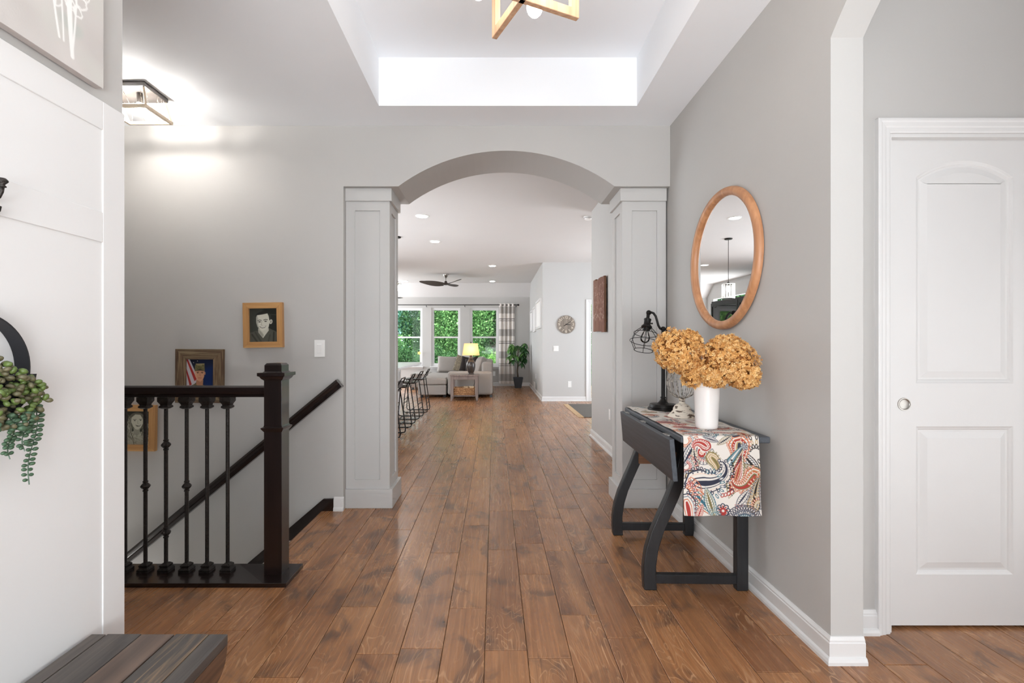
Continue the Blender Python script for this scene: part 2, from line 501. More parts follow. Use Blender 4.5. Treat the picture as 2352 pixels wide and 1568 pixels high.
M['carpet'] = paint('cream_stair_carpet', (206, 200, 194), 0.95, var=0.12, vscale=220, bump=0.7, bscale=300)
M['fan_wood'] = wood('dark_fan_blade', (72, 60, 54), (46, 38, 34), 'x', 1.0, 0.5, 0.05)
M['clock'] = vcol_mat('clock_face_boards', 0.8, 0.3, 120)
M['sign_wood'] = vcol_mat('painted_sign_boards', 0.85, 0.4, 140)
M['sign_edge'] = wood('raw_sign_edge', (134, 98, 76), (92, 62, 48), 'z', 1.5, 0.8, 0.3)
M['black_gloss'] = paint('black_lacquer', (24, 24, 26), 0.25, var=0.1)
M['grass'] = paint('lawn_ground', (48, 70, 34), 0.95, c2=(36, 56, 28), vscale=4)
M['brass'] = paint('hinge_steel', (190, 188, 182), 0.35, metal=0.9)
M['dark_void'] = paint('dark_soil', (36, 28, 22), 0.95, var=0.3, vscale=60)
M['yellow_petal'] = paint('yellow_petal', (240, 214, 110), 0.6, c2=(250, 232, 160), vscale=30)
M['white_mat'] = paint('white_art_board', (238, 237, 235), 0.7, var=0.005)
# ------------------------------------------------------------------ raster prints (flat print, per-vertex colour)
class Ras:
    def __init__(s, w, h, res, bg):
        s.w, s.h, s.res = w, h, res
        s.nx, s.ny = int(round(w / res)) + 1, int(round(h / res)) + 1
        s.c = np.empty((s.ny, s.nx, 3)); s.c[:] = bg
        s.U = np.linspace(0, w, s.nx); s.V = np.linspace(0, h, s.ny)
    def _win(s, x0, x1, y0, y1):
        i0 = max(int((x0) / s.res) - 2, 0); i1 = min(int(x1 / s.res) + 3, s.nx)
        j0 = max(int((y0) / s.res) - 2, 0); j1 = min(int(y1 / s.res) + 3, s.ny)
        if i1 <= i0 or j1 <= j0: return None
        U, V = np.meshgrid(s.U[i0:i1], s.V[j0:j1])
        return (slice(j0, j1), slice(i0, i1)), U, V
    def _put(s, sl, a, col):
        a = np.clip(a, 0, 1)[..., None]
        s.c[sl] = s.c[sl] * (1 - a) + np.array(col, float) * a
    @staticmethod
    def _dist(pts, U, V, closed):
        d = np.full(U.shape, 1e9)
        n = len(pts)
        for k in range(n if closed else n - 1):
            ax, ay = pts[k]; bx, by = pts[(k + 1) % n]
            dx, dy = bx - ax, by - ay
            q = dx * dx + dy * dy + 1e-18
            t = np.clip(((U - ax) * dx + (V - ay) * dy) / q, 0, 1)
            d = np.minimum(d, (U - ax - t * dx) ** 2 + (V - ay - t * dy) ** 2)
        return np.sqrt(d)
    def poly(s, pts, col, soft=None):
        soft = soft or s.res
        xs, ys = [p[0] for p in pts], [p[1] for p in pts]
        w = s._win(min(xs) - soft, max(xs) + soft, min(ys) - soft, max(ys) + soft)
        if w is None: return
        sl, U, V = w
        ins = np.zeros(U.shape, bool)
        n = len(pts)
        for k in range(n):
            ax, ay = pts[k]; bx, by = pts[(k + 1) % n]
            if ay == by: continue
            ins ^= ((ay > V) != (by > V)) & (U < (bx - ax) * (V - ay) / (by - ay) + ax)
        d = s._dist(pts, U, V, True)
        s._put(sl, 0.5 + np.where(ins, d, -d) / soft, col)
    def line(s, pts, width, col, closed=False):
        xs, ys = [p[0] for p in pts], [p[1] for p in pts]
        w = s._win(min(xs) - width, max(xs) + width, min(ys) - width, max(ys) + width)
        if w is None: return
        sl, U, V = w
        s._put(sl, 0.5 + (width / 2 - s._dist(pts, U, V, closed)) / s.res, col)
    def ell(s, cx, cy, rx, ry, col, rot=0.0, soft=None):
        r = max(rx, ry); soft = soft or s.res
        w = s._win(cx - r - soft, cx + r + soft, cy - r - soft, cy + r + soft)
        if w is None: return
        sl, U, V = w
        ca, sa = math.cos(rot), math.sin(rot)
        x = (U - cx) * ca + (V - cy) * sa; y = -(U - cx) * sa + (V - cy) * ca
        q = np.sqrt((x / rx) ** 2 + (y / ry) ** 2)
        s._put(sl, 0.5 + (1 - q) * min(rx, ry) / soft, col)
    def dot(s, x, y, r, col):
        s.ell(x, y, r, r, col)
    def mesh(s, name, mat, fn, parent=None, world=False, smooth=True):
        """grid mesh: fn(U, V) -> X, Y, Z arrays; v counted from the top"""
        U, V = np.meshgrid(s.U, s.V)
        X, Y, Z = fn(U, V)
        co = np.stack([np.broadcast_to(X, U.shape), np.broadcast_to(Y, U.shape), np.broadcast_to(Z, U.shape)], -1).reshape(-1, 3).astype(float)
        if world and parent is not None:
            r = parent
            while r.parent is not None: r = r.parent
            co = co - np.array(r.location)
        idx = np.arange(s.nx * s.ny).reshape(s.ny, s.nx)
        q = np.stack([idx[:-1, :-1], idx[1:, :-1], idx[1:, 1:], idx[:-1, 1:]], -1).reshape(-1, 4)
        me = bpy.data.meshes.new(name)
        me.from_pydata(co.tolist(), [], q.tolist())
        if smooth: me.polygons.foreach_set('use_smooth', [True] * len(me.polygons))
        c = np.clip(s.c, 0, 255) / 255.0
        c = np.where(c <= 0.04045, c / 12.92, ((c + 0.055) / 1.055) ** 2.4)
        ca = me.color_attributes.new('Col', 'FLOAT_COLOR', 'POINT')
        ca.data.foreach_set('color', np.concatenate([c.reshape(-1, 3), np.ones((s.nx * s.ny, 1))], 1).astype(np.float32).ravel())
        me.materials.append(mat)
        o = bpy.data.objects.new(name, me); COL.objects.link(o)
        if parent is not None: o.parent = parent
        return o

def box_part(name, mat, root, x0, x1, y0, y1, z0, z1, bevel=0.0, seg=2, world=True):
    return MB().box(x0, x1, y0, y1, z0, z1).build(name, mat, root, bevel=bevel, seg=seg, world=world)

# ================================================================== THE SETTING
YW, YB = 3.565, 4.02             # rear foyer wall: front and back face
XR, XR2 = 1.272, 1.395           # right wall
XL = -1.062                      # left wall
HC = 2.784                       # foyer ceiling
HG = 2.94                        # great room ceiling
YF = 14.27                       # window wall
SOF = 2.346                      # column soffit
random.seed(5)

# floor: dark sub-floor with the stair well cut out of it, planks as parts
fl = MB().prism([(-3.4, -2.4), (3.6, -2.4), (3.6, 6.4), (4.2, 6.4), (4.2, YF + .1), (-4.3, YF + .1), (-4.3, YW + .08), (-1.245, YW + .08), (-1.245, 2.65), (-3.4, 2.65)], -0.05, -0.0125, 'z')
floor = struct('floor', fl, M['subfloor'])
WPL, X0 = 0.1663, -0.0386
JOINTS = {0: [1173, 1262], -1: [1206, 1396], -2: [1178, 1269], -3: [1109, 1138, 1501], -4: [1393], -5: [1271], 1: [1318, 1511], 2: [1190], 3: [1293, 1465], 4: [1214]}
def plank_shape(x0, x1, y0, y1):
    g, c, t = 0.0010, 0.0020, 0.0014
    a0, a1, b0, b1 = x0 + g, x1 - g, y0 + g, y1 - g
    v = [(a0, b0, -0.0125), (a1, b0, -0.0125), (a1, b1, -0.0125), (a0, b1, -0.0125),
         (a0, b0, -t), (a1, b0, -t), (a1, b1, -t), (a0, b1, -t),
         (a0 + c, b0 + c, 0), (a1 - c, b0 + c, 0), (a1 - c, b1 - c, 0), (a0 + c, b1 - c, 0)]
    f = [(8, 9, 10, 11)] + [(4 + k, 4 + (k + 1) % 4, 8 + (k + 1) % 4, 8 + k) for k in range(4)] + [(k, (k + 1) % 4, 4 + (k + 1) % 4, 4 + k) for k in range(4)]
    return v, f
planks = []
rp = random.Random(11)
for r in range(-26, 26):
    xa, xb = X0 + WPL * r, X0 + WPL * (r + 1)
    ys = sorted(1356.0 / (y - CY) for y in JOINTS.get(r, []))
    lo = ys[0] if ys else rp.uniform(1.2, 2.2)
    hi = ys[-1] if ys else lo
    cuts = list(ys) or [lo]
    y = lo
    while y > -2.4:
        y -= rp.choice((0.55, 0.75, 0.95, 1.2)) + rp.uniform(-.1, .1); cuts.insert(0, max(y, -2.4))
    y = hi
    while y < YF:
        y += rp.choice((0.5, 0.7, 0.95, 1.2)) + rp.uniform(-.1, .1); cuts.append(min(y, YF))
    if xa < -1.245:
        cuts = sorted(set([c for c in cuts if not 2.45 < c < 3.85] + [2.65, YW + .08]))
    for ya, yb in zip(cuts[:-1], cuts[1:]):
        if yb - ya < 0.05: continue
        ym, x0, x1 = (ya + yb) / 2, xa, xb
        if 2.65 <= ym <= YW + .08 and xa < -1.245: x0 = -1.245
        if x1 - x0 < 0.01: continue
        xm = (x0 + x1) / 2
        if ym < YW and not -3.4 < xm < 3.6: continue
        if ym >= YW and not -4.3 < xm < 4.2: continue
        planks.append((x0, x1, ya, yb, min(max(rp.gauss(.55, .24), 0), 1), rp.random()))
def plank_score(p):
    x0, x1, ya, yb = p[:4]
    ya2 = max(ya, 1.62)
    if yb < 1.7: return 0
    xm, ym = (x0 + x1) / 2, (ya2 + yb) / 2
    px = CX + xm * F / ym
    if not -60 < px < 2412: return 0
    if ym < YW and (xm < -2.7 or (ym < 1.4 and xm < -1)): return 0
    if ym < YW and XR < xm and not (xm > XR2 and ym < 2.2): return 0
    if ym > YW and not (-0.2 * ym - .08 < xm < 0.245 * ym + .08): return 0
    if YW < ym < 6.4 and xm > XR: return 0
    return (x1 - x0) * (F / ym) * 1356 * (1 / ya2 - 1 / yb)
order = sorted(planks, key=plank_score, reverse=True)
def plank_attr(me, tones, seeds):
    for nm, vals in (('tone', tones), ('seed', seeds)):
        a = me.attributes.new(nm, 'FLOAT', 'FACE')
        a.data.foreach_set('value', np.array(vals, np.float32))
nsingle = min(300, sum(1 for p in order if plank_score(p) > 0))
rest_v, rest_f, rest_t, rest_s = [], [], [], []
for i, p in enumerate(order):
    v, f = plank_shape(*p[:4])
    if i < nsingle:
        me = bpy.data.meshes.new('plank'); me.from_pydata(v, [], f)
        plank_attr(me, [p[4]] * len(f), [p[5]] * len(f))
        me.materials.append(M['plank'])
        o = bpy.data.objects.new('plank', me); COL.objects.link(o); o.parent = floor
    else:
        b = len(rest_v); rest_v += v
        rest_f += [tuple(q + b for q in g) for g in f]
        rest_t += [p[4]] * len(f); rest_s += [p[5]] * len(f)
me = bpy.data.meshes.new('distant_planks'); me.from_pydata(rest_v, [], rest_f)
plank_attr(me, rest_t, rest_s); me.materials.append(M['plank'])
o = bpy.data.objects.new('distant_planks', me); COL.objects.link(o); o.parent = floor; o['kind'] = 'stuff'

# rear wall with the segmental arch
def arc(x0, x1, z0, rise, n=28):
    h = (x1 - x0) / 2; R = (h * h + rise * rise) / (2 * rise); cx, cz = (x0 + x1) / 2, z0 + rise - R
    a = math.asin(min(h / R, 1))
    return [(cx + R * math.sin(-a + 2 * a * k / n), cz + R * math.cos(-a + 2 * a * k / n)) for k in range(n + 1)]
AX0, AX1 = -0.698, 0.869
CLX, CRX = -1.095, 1.262          # outer edges of the two columns
pts = [(-3.4, -1.7), (CLX, -1.7), (CLX, SOF)] + arc(AX0, AX1, SOF, 0.258) + [(XR2, SOF), (XR2, 3.3), (-3.4, 3.3)]
struct('wall_rear', MB().prism(pts, YW, YB, 'y'), M['wall'])

# right wall with the wide arched opening of the side hall
ya, yb = 0.30, 1.862
pts = [(-2.4, 0), (ya, 0), (ya, 2.361)] + arc(ya, yb, 2.361, 0.345) + [(yb, 0), (YW, 0), (YW, HC + .05), (-2.4, HC + .05)]
struct('wall_right', MB().prism(pts, XR, XR2, 'x'), M['wall'])
struct('wall_jamb', MB().box(XR, XR2, YW, YB, 0, SOF), M['wall'])
struct('wall_left', MB().box(-1.2, XL, -2.4, 1.404, 0, HC + .05), M['wall'])
struct('wall_stair', MB().box(-3.4, -3.28, -2.4, YW, -1.7, HC + .05), M['wall'])
wf = MB().box(-3.4, .70, -2.5, -2.4, 0, HC + .05)
struct('wall_front', wf, M['wall'])
struct('wall_front_header', MB().box(.70, 1.05, -2.5, -2.4, 2.1, HC + .05), M['wall'])
struct('wall_front_right', MB().box(1.05, 3.6, -2.5, -2.4, 0, HC + .05), M['wall'])
struct('wall_well', MB().box(-3.4, -1.05, 2.56, 2.648, -1.7, -0.05), M['wall'])

# foyer ceiling with the raised tray, one surface
TX0, TX1, TY0, TY1, TH = -0.769, 0.945, 0.35, 3.266, 3.105
def rect(x0, x1, y0, y1, z): return [(x0, y0, z), (x1, y0, z), (x1, y1, z), (x0, y1, z)]
mb = MB().add(rect(-3.4, XR, -2.4, YW, HC) + rect(TX0, TX1, TY0, TY1, HC) + rect(TX0, TX1, TY0, TY1, TH) + rect(-3.4, XR, -2.4, YW, 3.25),
              [(k, (k + 1) % 4, 4 + (k + 1) % 4, 4 + k) for k in range(4)] + [(4 + k, 4 + (k + 1) % 4, 8 + (k + 1) % 4, 8 + k) for k in range(4)] + [(8, 9, 10, 11), (12, 13, 14, 15)] +
              [(k, (k + 1) % 4, 12 + (k + 1) % 4, 12 + k) for k in range(4)])
struct('ceiling', mb, M['ceil'])

# side hall on the right: door wall, pocket door, casing
DW = 2.05
DX0, DX1 = 1.643, 2.29
pts = [(XR2, 0), (DX0, 0), (DX0, 2.078), (DX1, 2.078), (DX1, 0), (3.4, 0), (3.4, 2.85), (XR2, 2.85)]
struct('wall_side_hall', MB().prism(pts, DW, DW + .12, 'y'), M['wall'])
struct('wall_side_hall_back', MB().box(XR2, 3.4, DW + .5, DW + .6, 0, 2.85), M['wall'])
struct('wall_side_hall_end', MB().box(3.3, 3.42, -2.4, DW + .6, 0, 2.85), M['wall'])
struct('ceiling_side_hall', MB().box(XR2, 3.42, -2.4, DW + .6, 2.784, 2.85), M['ceil'])
# wait-free casing profile: (across, proud)
def mpXZ(y):
    return lambda a, b, h: (a, y - h, b)
cas = [(0.0, 0), (0.0, 0.008), (0.006, 0.011), (0.020, 0.012), (0.026, 0.016), (0.040, 0.018), (0.046, 0.021), (0.054, 0.021), (0.058, 0.019), (0.058, 0)]
struct('trim_1', MB().molding([(DX0, 0), (DX0, 2.078), (DX1, 2.078), (DX1, 0)], cas, mpXZ(DW)), M['trim'])
struct('trim_2', MB().prism([(DX0, 0), (DX0 + .012, 0), (DX0 + .012, 2.064), (DX1 - .012, 2.064), (DX1 - .012, 0), (DX1, 0), (DX1, 2.078), (DX0, 2.078)], DW + .001, DW + .03, 'y'), M['trim'])

def offset_loop(pts, d):
    n = len(pts); out = []
    for k in range(n):
        a, b, c = Vector(pts[k - 1]), Vector(pts[k]), Vector(pts[(k + 1) % n])
        e1, e2 = (b - a).normalized(), (c - b).normalized()
        n1, n2 = Vector((-e1.y, e1.x)), Vector((-e2.y, e2.x))
        m = (n1 + n2).normalized(); m = m / max(m.dot(n1), .3)
        out.append(tuple(b + m * d))
    return out
def panel_door(name, x0, x1, z0, z1, y, th, panels, mat):
    """slab whose front face carries moulded raised panels (one connected surface)"""
    bm = bmesh.new()
    steps = [(0, 0), (0.006, 0.004), (0.012, 0.006), (0.016, 0.010), (0.024, 0.010), (0.050, 0.003)]
    loops = []
    def loop(pts, yy):
        vs = [bm.verts.new((p[0], yy, p[1])) for p in pts]
        es = [bm.edges.new((vs[k], vs[(k + 1) % len(vs)])) for k in range(len(vs))]
        return vs, es
    ov, oe = loop([(x0, z0), (x1, z0), (x1, z1), (x0, z1)], y)
    edges = list(oe)
    for pl in panels:
        prev = None
        for i, (o, dp) in enumerate(steps):
            v, e = loop(offset_loop(pl, o) if o else pl, y + dp)
            if i == 0: edges += e
            if prev:
                for k in range(len(v)):
                    j = (k + 1) % len(v)
                    bm.faces.new((prev[k], prev[j], v[j], v[k]))
            prev = v
        bm.faces.new(prev)
    bmesh.ops.triangle_fill(bm, use_beauty=True, edges=edges, use_dissolve=False)
    bv, _ = loop([(x0, z0), (x1, z0), (x1, z1), (x0, z1)], y + th)
    for k in range(4):
        bm.faces.new((ov[k], ov[(k + 1) % 4], bv[(k + 1) % 4], bv[k]))
    bm.faces.new(bv)
    bmesh.ops.recalc_face_normals(bm, faces=bm.faces)
    me = bpy.data.meshes.new(name); bm.to_mesh(me); bm.free()
    me.materials.append(mat)
    o = bpy.data.objects.new(name, me); COL.objects.link(o)
    return o
dd = DW + .032
def dz(y): return EYE - (y - CY) * dd / F
def dx(x): return (x - CX) * dd / F
up = [(dx(2104), dz(880)), (dx(2327), dz(880))] + [(p[0], p[1]) for p in reversed(arc(dx(2104), dx(2327), dz(407), dz(369) - dz(407), 18))]
lo_ = [(dx(2104), dz(1319)), (dx(2327), dz(1319)), (dx(2327), dz(979)), (dx(2104), dz(979))]
door = panel_door('door_1', dx(2044), dx(2388), 0.012, dz(303), dd, 0.035, [up, lo_], M['door'])
door['kind'] = 'structure'
hc = (dx(2076.5), dd, dz(928))
MB().lathe([(0.0005, .0006), (0.019, .0006), (0.021, 0.0015), (0.0235, 0.003), (0.027, 0.003), (0.028, 0.0)], hc, 32, axis=(0, -1, 0)).build('flush_pull', M['nickel'], door, smooth='auto')

# baseboards
bb = [(0, 0), (0.026, 0), (0.026, 0.012), (0.022, 0.022), (0.016, 0.026), (0.014, 0.027), (0.014, 0.076), (0.011, 0.080), (0.011, 0.086), (0.006, 0.094), (0.004, 0.098), (0, 0.098)]
def mpXY(a, b, h): return (a, b, h)
struct('baseboard_right', MB().molding([(XR2, 1.862), (XR, 1.862), (XR, YW + .03)][::-1], [(-o, h) for o, h in bb], mpXY), M['trim'])
struct('baseboard_side_hall', MB().molding([(XR2, DW), (DX0 - .056, DW)], [(-o, h) for o, h in bb], mpXY), M['trim'])
struct('baseboard_rear', MB().molding([(-1.162, YW), (CLX + .005, YW)], [(-o, h) for o, h in bb], mpXY), M['trim'])

# great room shell
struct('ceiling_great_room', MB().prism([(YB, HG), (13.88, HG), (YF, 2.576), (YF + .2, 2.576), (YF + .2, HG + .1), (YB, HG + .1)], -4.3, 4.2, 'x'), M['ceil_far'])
struct('wall_hall', MB().box(XR, XR2, YB, 6.45, 0, HG), M['wall'])
struct('wall_hall_return', MB().box(XR2, 4.2, 6.33, 6.45, 0, HG), M['wall'])
struct('baseboard_hall', MB().molding([(XR, YB), (XR, 6.45), (XR + .6, 6.45)], bb, mpXY), M['trim'])
WINX = [(-2.93, -2.096), (-1.831, -0.9975), (-0.713, 0.114)]
WZ0, WZ1 = 0.570, 2.26
mb = MB()
xs = [-4.3] + [v for w in WINX for v in w] + [1.3]
# wall with openings as one connected sheet: grid of cells
gx = xs; gz = [0, WZ0, WZ1, HG]
def wall_grid(gx, gz, holes, mapf, t):
    mb = MB(); vid = {}
    def vert(i, j, k):
        if (i, j, k) not in vid:
            vid[(i, j, k)] = len(mb.v); mb.v.append(mapf(gx[i], gz[j], k * t))
        return vid[(i, j, k)]
    cells = {(i, j) for i in range(len(gx) - 1) for j in range(len(gz) - 1)} - set(holes)
    for i, j in cells:
        for k in (0, 1):
            mb.f.append((vert(i, j, k), vert(i + 1, j, k), vert(i + 1, j + 1, k), vert(i, j + 1, k)))
        for (di, dj, e) in ((-1, 0, ((0, 0), (0, 1))), (1, 0, ((1, 0), (1, 1))), (0, -1, ((0, 0), (1, 0))), (0, 1, ((0, 1), (1, 1)))):
            if (i + di, j + dj) not in cells:
                (a, b), (c, d) = e
                mb.f.append((vert(i + a, j + b, 0), vert(i + c, j + d, 0), vert(i + c, j + d, 1), vert(i + a, j + b, 1)))
    return mb
struct('wall_window', wall_grid(gx, gz, [(1, 1), (3, 1), (5, 1)], lambda a, b, k: (a, YF + k, b), 0.16), M['wall'])
for n, (a, b) in enumerate(WINX):
    w = struct('window_%d' % (n + 1), MB().ring('y', (a, b, WZ0, WZ1), (a + .05, b - .05, WZ0 + .05, WZ1 - .05), YF + .03, YF + .12), M['trim'])
    zm = 1.41
    MB().ring('y', (a + .05, b - .05, zm - .02, WZ1 - .05), (a + .068, b - .068, zm + .022, WZ1 - .068), YF + .075, YF + .105).build('upper_sash', M['trim'], w)
    MB().ring('y', (a + .05, b - .05, WZ0 + .05, zm + .02), (a + .078, b - .078, WZ0 + .085, zm - .022), YF + .045, YF + .074).build('lower_sash', M['trim'], w)
    MB().box(a + .068, b - .068, YF + .088, YF + .092, zm + .022, WZ1 - .068).build('pane', M['window_glass'], w)
    MB().box(a + .078, b - .078, YF + .058, YF + .062, WZ0 + .085, zm - .022).build('pane', M['window_glass'], w)
    MB().box(a - .04, b + .04, YF - .09, YF + .03, WZ0 - .03, WZ0).build('sill', M['trim'], w, bevel=0.006)
    MB().box(a - .02, b + .02, YF - .016, YF, WZ0 - .075, WZ0 - .03).build('apron_board', M['trim'], w)
XS = 1.02
struct('wall_alcove', MB().box(XS, XS + .15, 10.43, YF, 0, HG), M['wall_far'])
struct('wall_clock', MB().box(XS + .15, 1.975, 10.43, 10.58, 0, HG).box(1.975, 4.2, 10.43, 10.58, 2.12, HG).box(3.75, 4.2, 10.43, 10.58, 0, 2.12), M['wall_far'])
struct('trim_3', MB().molding([(1.995, 0), (1.995, 2.10), (3.73, 2.10), (3.73, 0)], cas, mpXZ(10.43)), M['trim'])
w = struct('window_4', MB().ring('y', (1.99, 3.75, 0.0, 2.12), (2.05, 3.69, 0.06, 2.06), 10.44, 10.52), M['trim'])
MB().box(2.05, 3.69, 10.478, 10.482, .06, 2.06).build('pane', M['window_glass'], w)
MB().box(2.84, 2.90, 10.45, 10.51, .06, 2.06).build('meeting_stile', M['trim'], w)
struct('baseboard_far', MB().molding([(1.937, 10.43), (XS, 10.43), (XS, YF), (-4.3, YF)], bb, mpXY), M['trim'])
struct('wall_kitchen', MB().box(-4.42, -4.3, YB, 14.4, 0, .5).box(-4.42, -4.3, YB, 5.0, .5, HG).box(-4.42, -4.3, 9.0, 12.1, .5, HG).box(-4.42, -4.3, 12.1, 13.9, 2.5, HG).box(-4.42, -4.3, 13.9, 14.4, .5, HG).box(-4.42, -4.3, 5.0, 9.0, 2.5, HG), M['wall_far'])
struct('wall_patio', MB().box(4.2, 4.3, 6.33, 7.1, 0, HG).box(4.2, 4.3, 9.7, 10.6, 0, HG).box(4.2, 4.3, 7.1, 9.7, 2.45, HG), M['wall_far'])

# wainscot on the left wall
XP = -1.0555
wr = struct('trim_4', MB().box(XL, XL + .003, -2.4, 1.404, 0, 1.78), M['trim'])
for nm, y0, y1, z0, z1 in (('top_rail', -2.4, 1.327, 1.778, 1.855), ('middle_rail', .53, 1.327, 1.475, 1.556), ('stile', 1.327, 1.404, 0, 1.855), ('stile', .45, .53, 0, 1.778), ('bottom_rail', .53, 1.327, 0, .14)):
    MB().box(XL, XP, y0, y1, z0, z1).build(nm, M['trim'], wr, bevel=0.0012, seg=1)
MB().prism([(1.404, 0), (1.404, 1.855), (1.392, 1.855), (1.392, 0)], -1.2, XL, 'x').build('end_stile', M['trim'], wr)

# stair well: carpeted flight, skirt board
st = thing('carpeted_staircase', 'cream carpeted flight of stairs going down behind the dark railing', 'staircase', (-1.25, 3.1, 0))
for k in range(1, 8):
    xa = -1.25 - .25 * (k - 1); z = -.2125 * k
    MB().prism([(xa + .002, z + .2125 if k > 1 else z + .16), (xa + .002, z - .2), (xa - .25, z - .2), (xa - .25, z), (xa - .02, z), (xa - .02, z + .19 if k > 1 else z + .16)], 2.652, YW - .003, 'y').build('tread', M['carpet'], st, world=True, bevel=0.012)
struct('trim_5', MB().prism([(-1.162, 0.0), (-1.162, .088), (-1.236, .086), (-2.95, -1.371), (-2.95, -1.62), (-1.27, -.19), (-1.243, -.05), (-1.236, 0.0)], YW - .02, YW - .0005, 'y'), M['espresso_x'])
struct('trim_6', MB().box(-1.247, -1.243, 2.655, YW - .022, -.055, -.0005), M['raw_wood'])
# ================================================================== FOYER THINGS
# panelled columns of the archway
def column(label, sx):
    """sx=+1: left column, mirrored about the arch axis for the right one"""
    ax = (CLX + CRX) / 2
    def X(v): return v if sx > 0 else 2 * ax - v
    def R(a, b): return (min(X(a), X(b)), max(X(a), X(b)))
    xi = -0.772
    root = thing('panelled_column', label, 'column', ((X(CLX) + X(xi)) / 2, 3.78, 0))
    y0, y1 = 3.62, 3.93
    c = .012
    a, b = R(CLX + .001, xi - c)
    box_part('core', M['column'], root, a, b, y0 + c, y1 - c, 0, SOF - .002)
    a, b = R(CLX + .001, xi)
    i0, i1 = R(-1.028, -.844)
    MB().ring('y', (a, b, .135, 2.256), (i0, i1, .207, 2.185), y0, y0 + c).build('front_panel_frame', M['column'], root, world=True, bevel=.001, seg=1)
    MB().ring('y', (a, b, .135, 2.256), (i0, i1, .207, 2.185), y1 - c, y1).build('back_panel_frame', M['column'], root, world=True)
    xa, xb = R(xi - c, xi)
    MB().ring('x', (y0 + c + .0002, y1 - c - .0002, .135, 2.256), (y0 + .07, y1 - .07, .207, 2.185), xa, xb).build('side_panel_frame', M['column'], root, world=True, bevel=.001, seg=1)
    a, b = R(CLX + .001, -.755)
    box_part('capital', M['column'], root, a, b, y0 - .017, y1 + .017, 2.252, SOF - .001, .0015, 1)
    a, b = R(CLX + .001, -.748)
    box_part('base', M['column'], root, a, b, y0 - .018, y1 + .02, 0.0, .14, .003, 2)
column('white panelled column left of the archway, beside the stairs', 1)
column('white panelled column right of the archway, behind the black table', -1)

# stair railing
rl = thing('stair_railing', 'dark espresso railing with iron balusters guarding the stairwell', 'railing', (-1.9, 2.54, 0))
np_ = (-1.180, -1.089, 2.516, 2.608)
nx, ny = (np_[0] + np_[1]) / 2, (np_[2] + np_[3]) / 2
def sq_stack(prof):
    """square-section turned post: [(half width, z)]"""
    mb = MB(); vs = []; fs = []
    for h, z in prof:
        vs += [(nx - h, ny - h, z), (nx + h, ny - h, z), (nx + h, ny + h, z), (nx - h, ny + h, z)]
    for k in range(len(prof) - 1):
        fs += [(4 * k + j, 4 * k + (j + 1) % 4, 4 * k + 4 + (j + 1) % 4, 4 * k + 4 + j) for j in range(4)]
    fs += [(3, 2, 1, 0), tuple(4 * (len(prof) - 1) + j for j in range(4))]
    return mb.add(vs, fs)
h = .0458
newel = sq_stack([(h, .02), (h, .968), (h, 1.03), (h, 1.05)]).build('newel_post', M['espresso'], rl, world=True, bevel=.002)
sq_stack([(h, .752), (h + .009, .765), (h + .011, .768), (h + .012, .774), (h + .002, .778), (h, .785)]).build('collar_molding', M['espresso'], newel, world=True)
sq_stack([(h, 1.016), (h + .010, 1.025), (h + .016, 1.036), (h + .024, 1.040), (h + .024, 1.056), (h + .004, 1.058), (h, 1.062)]).build('cap_molding', M['espresso'], newel, world=True)
sq_stack([(h - .002, 1.058), (h - .002, 1.094), (h - .010, 1.104), (.001, 1.106)]).build('post_cap', M['espresso'], newel, world=True)
box_part('shoe_plate', M['espresso_x'], rl, -2.9, -1.030, 2.428, 2.648, .0, .022, .002)
prof = [(-.016, 0), (.016, 0), (.016, .012), (.028, .018), (.031, .036), (.030, .050), (.022, .058), (-.022, .058), (-.030, .050), (-.031, .036), (-.028, .018), (-.016, .012)]
MB().prism([(2.562 + p, .928 + q) for p, q in prof], -2.9, -1.178, 'x').build('top_rail', M['espresso_x'], rl, world=True, smooth='auto')
BY = 2.562
def knuckle(mb, x, z):
    mb.lathe([(.0085, z - .030), (.013, z - .026), (.0135, z - .022), (.010, z - .018), (.021, z - .006), (.0235, z), (.021, z + .006), (.010, z + .018), (.0135, z + .022), (.013, z + .026), (.0085, z + .030)], (x, BY, 0), 8)
sing, dbl = [.4635], [.678, .222]
bx = [(-1.924, []), (-1.818, sing), (-1.711, dbl), (-1.603, sing), (-1.497, []), (-1.390, [])]
bx = [(-2.03, dbl)] + bx
for x, ks in bx:
    b = MB().lathe([(.0095, .02), (.0095, .93)], (x, BY, 0), 8).build('baluster', M['iron'], rl, world=True)
    sx = lambda q: MB().add([(x + sgx * w_, BY + sgy * w_, z_) for w_, z_ in q for sgx, sgy in ((-1, -1), (1, -1), (1, 1), (-1, 1))],
                            [(4 * k + j, 4 * k + (j + 1) % 4, 4 * k + 4 + (j + 1) % 4, 4 * k + 4 + j) for k in range(len(q) - 1) for j in range(4)] + [(3, 2, 1, 0), tuple(4 * (len(q) - 1) + j for j in range(4))])
    sx([(.028, .022), (.028, .036), (.023, .042), (.019, .046), (.022, .051), (.022, .057), (.012, .066)]).build('shoe', M['iron'], b, world=True)
    sx([(.013, .866), (.023, .873), (.023, .880), (.018, .886), (.020, .892), (.028, .906), (.028, .928)]).build('collar', M['iron'], b, world=True)
    for z in ks:
        kb = MB(); knuckle(kb, x, z); kb.build('knuckle', M['iron'], b, world=True)

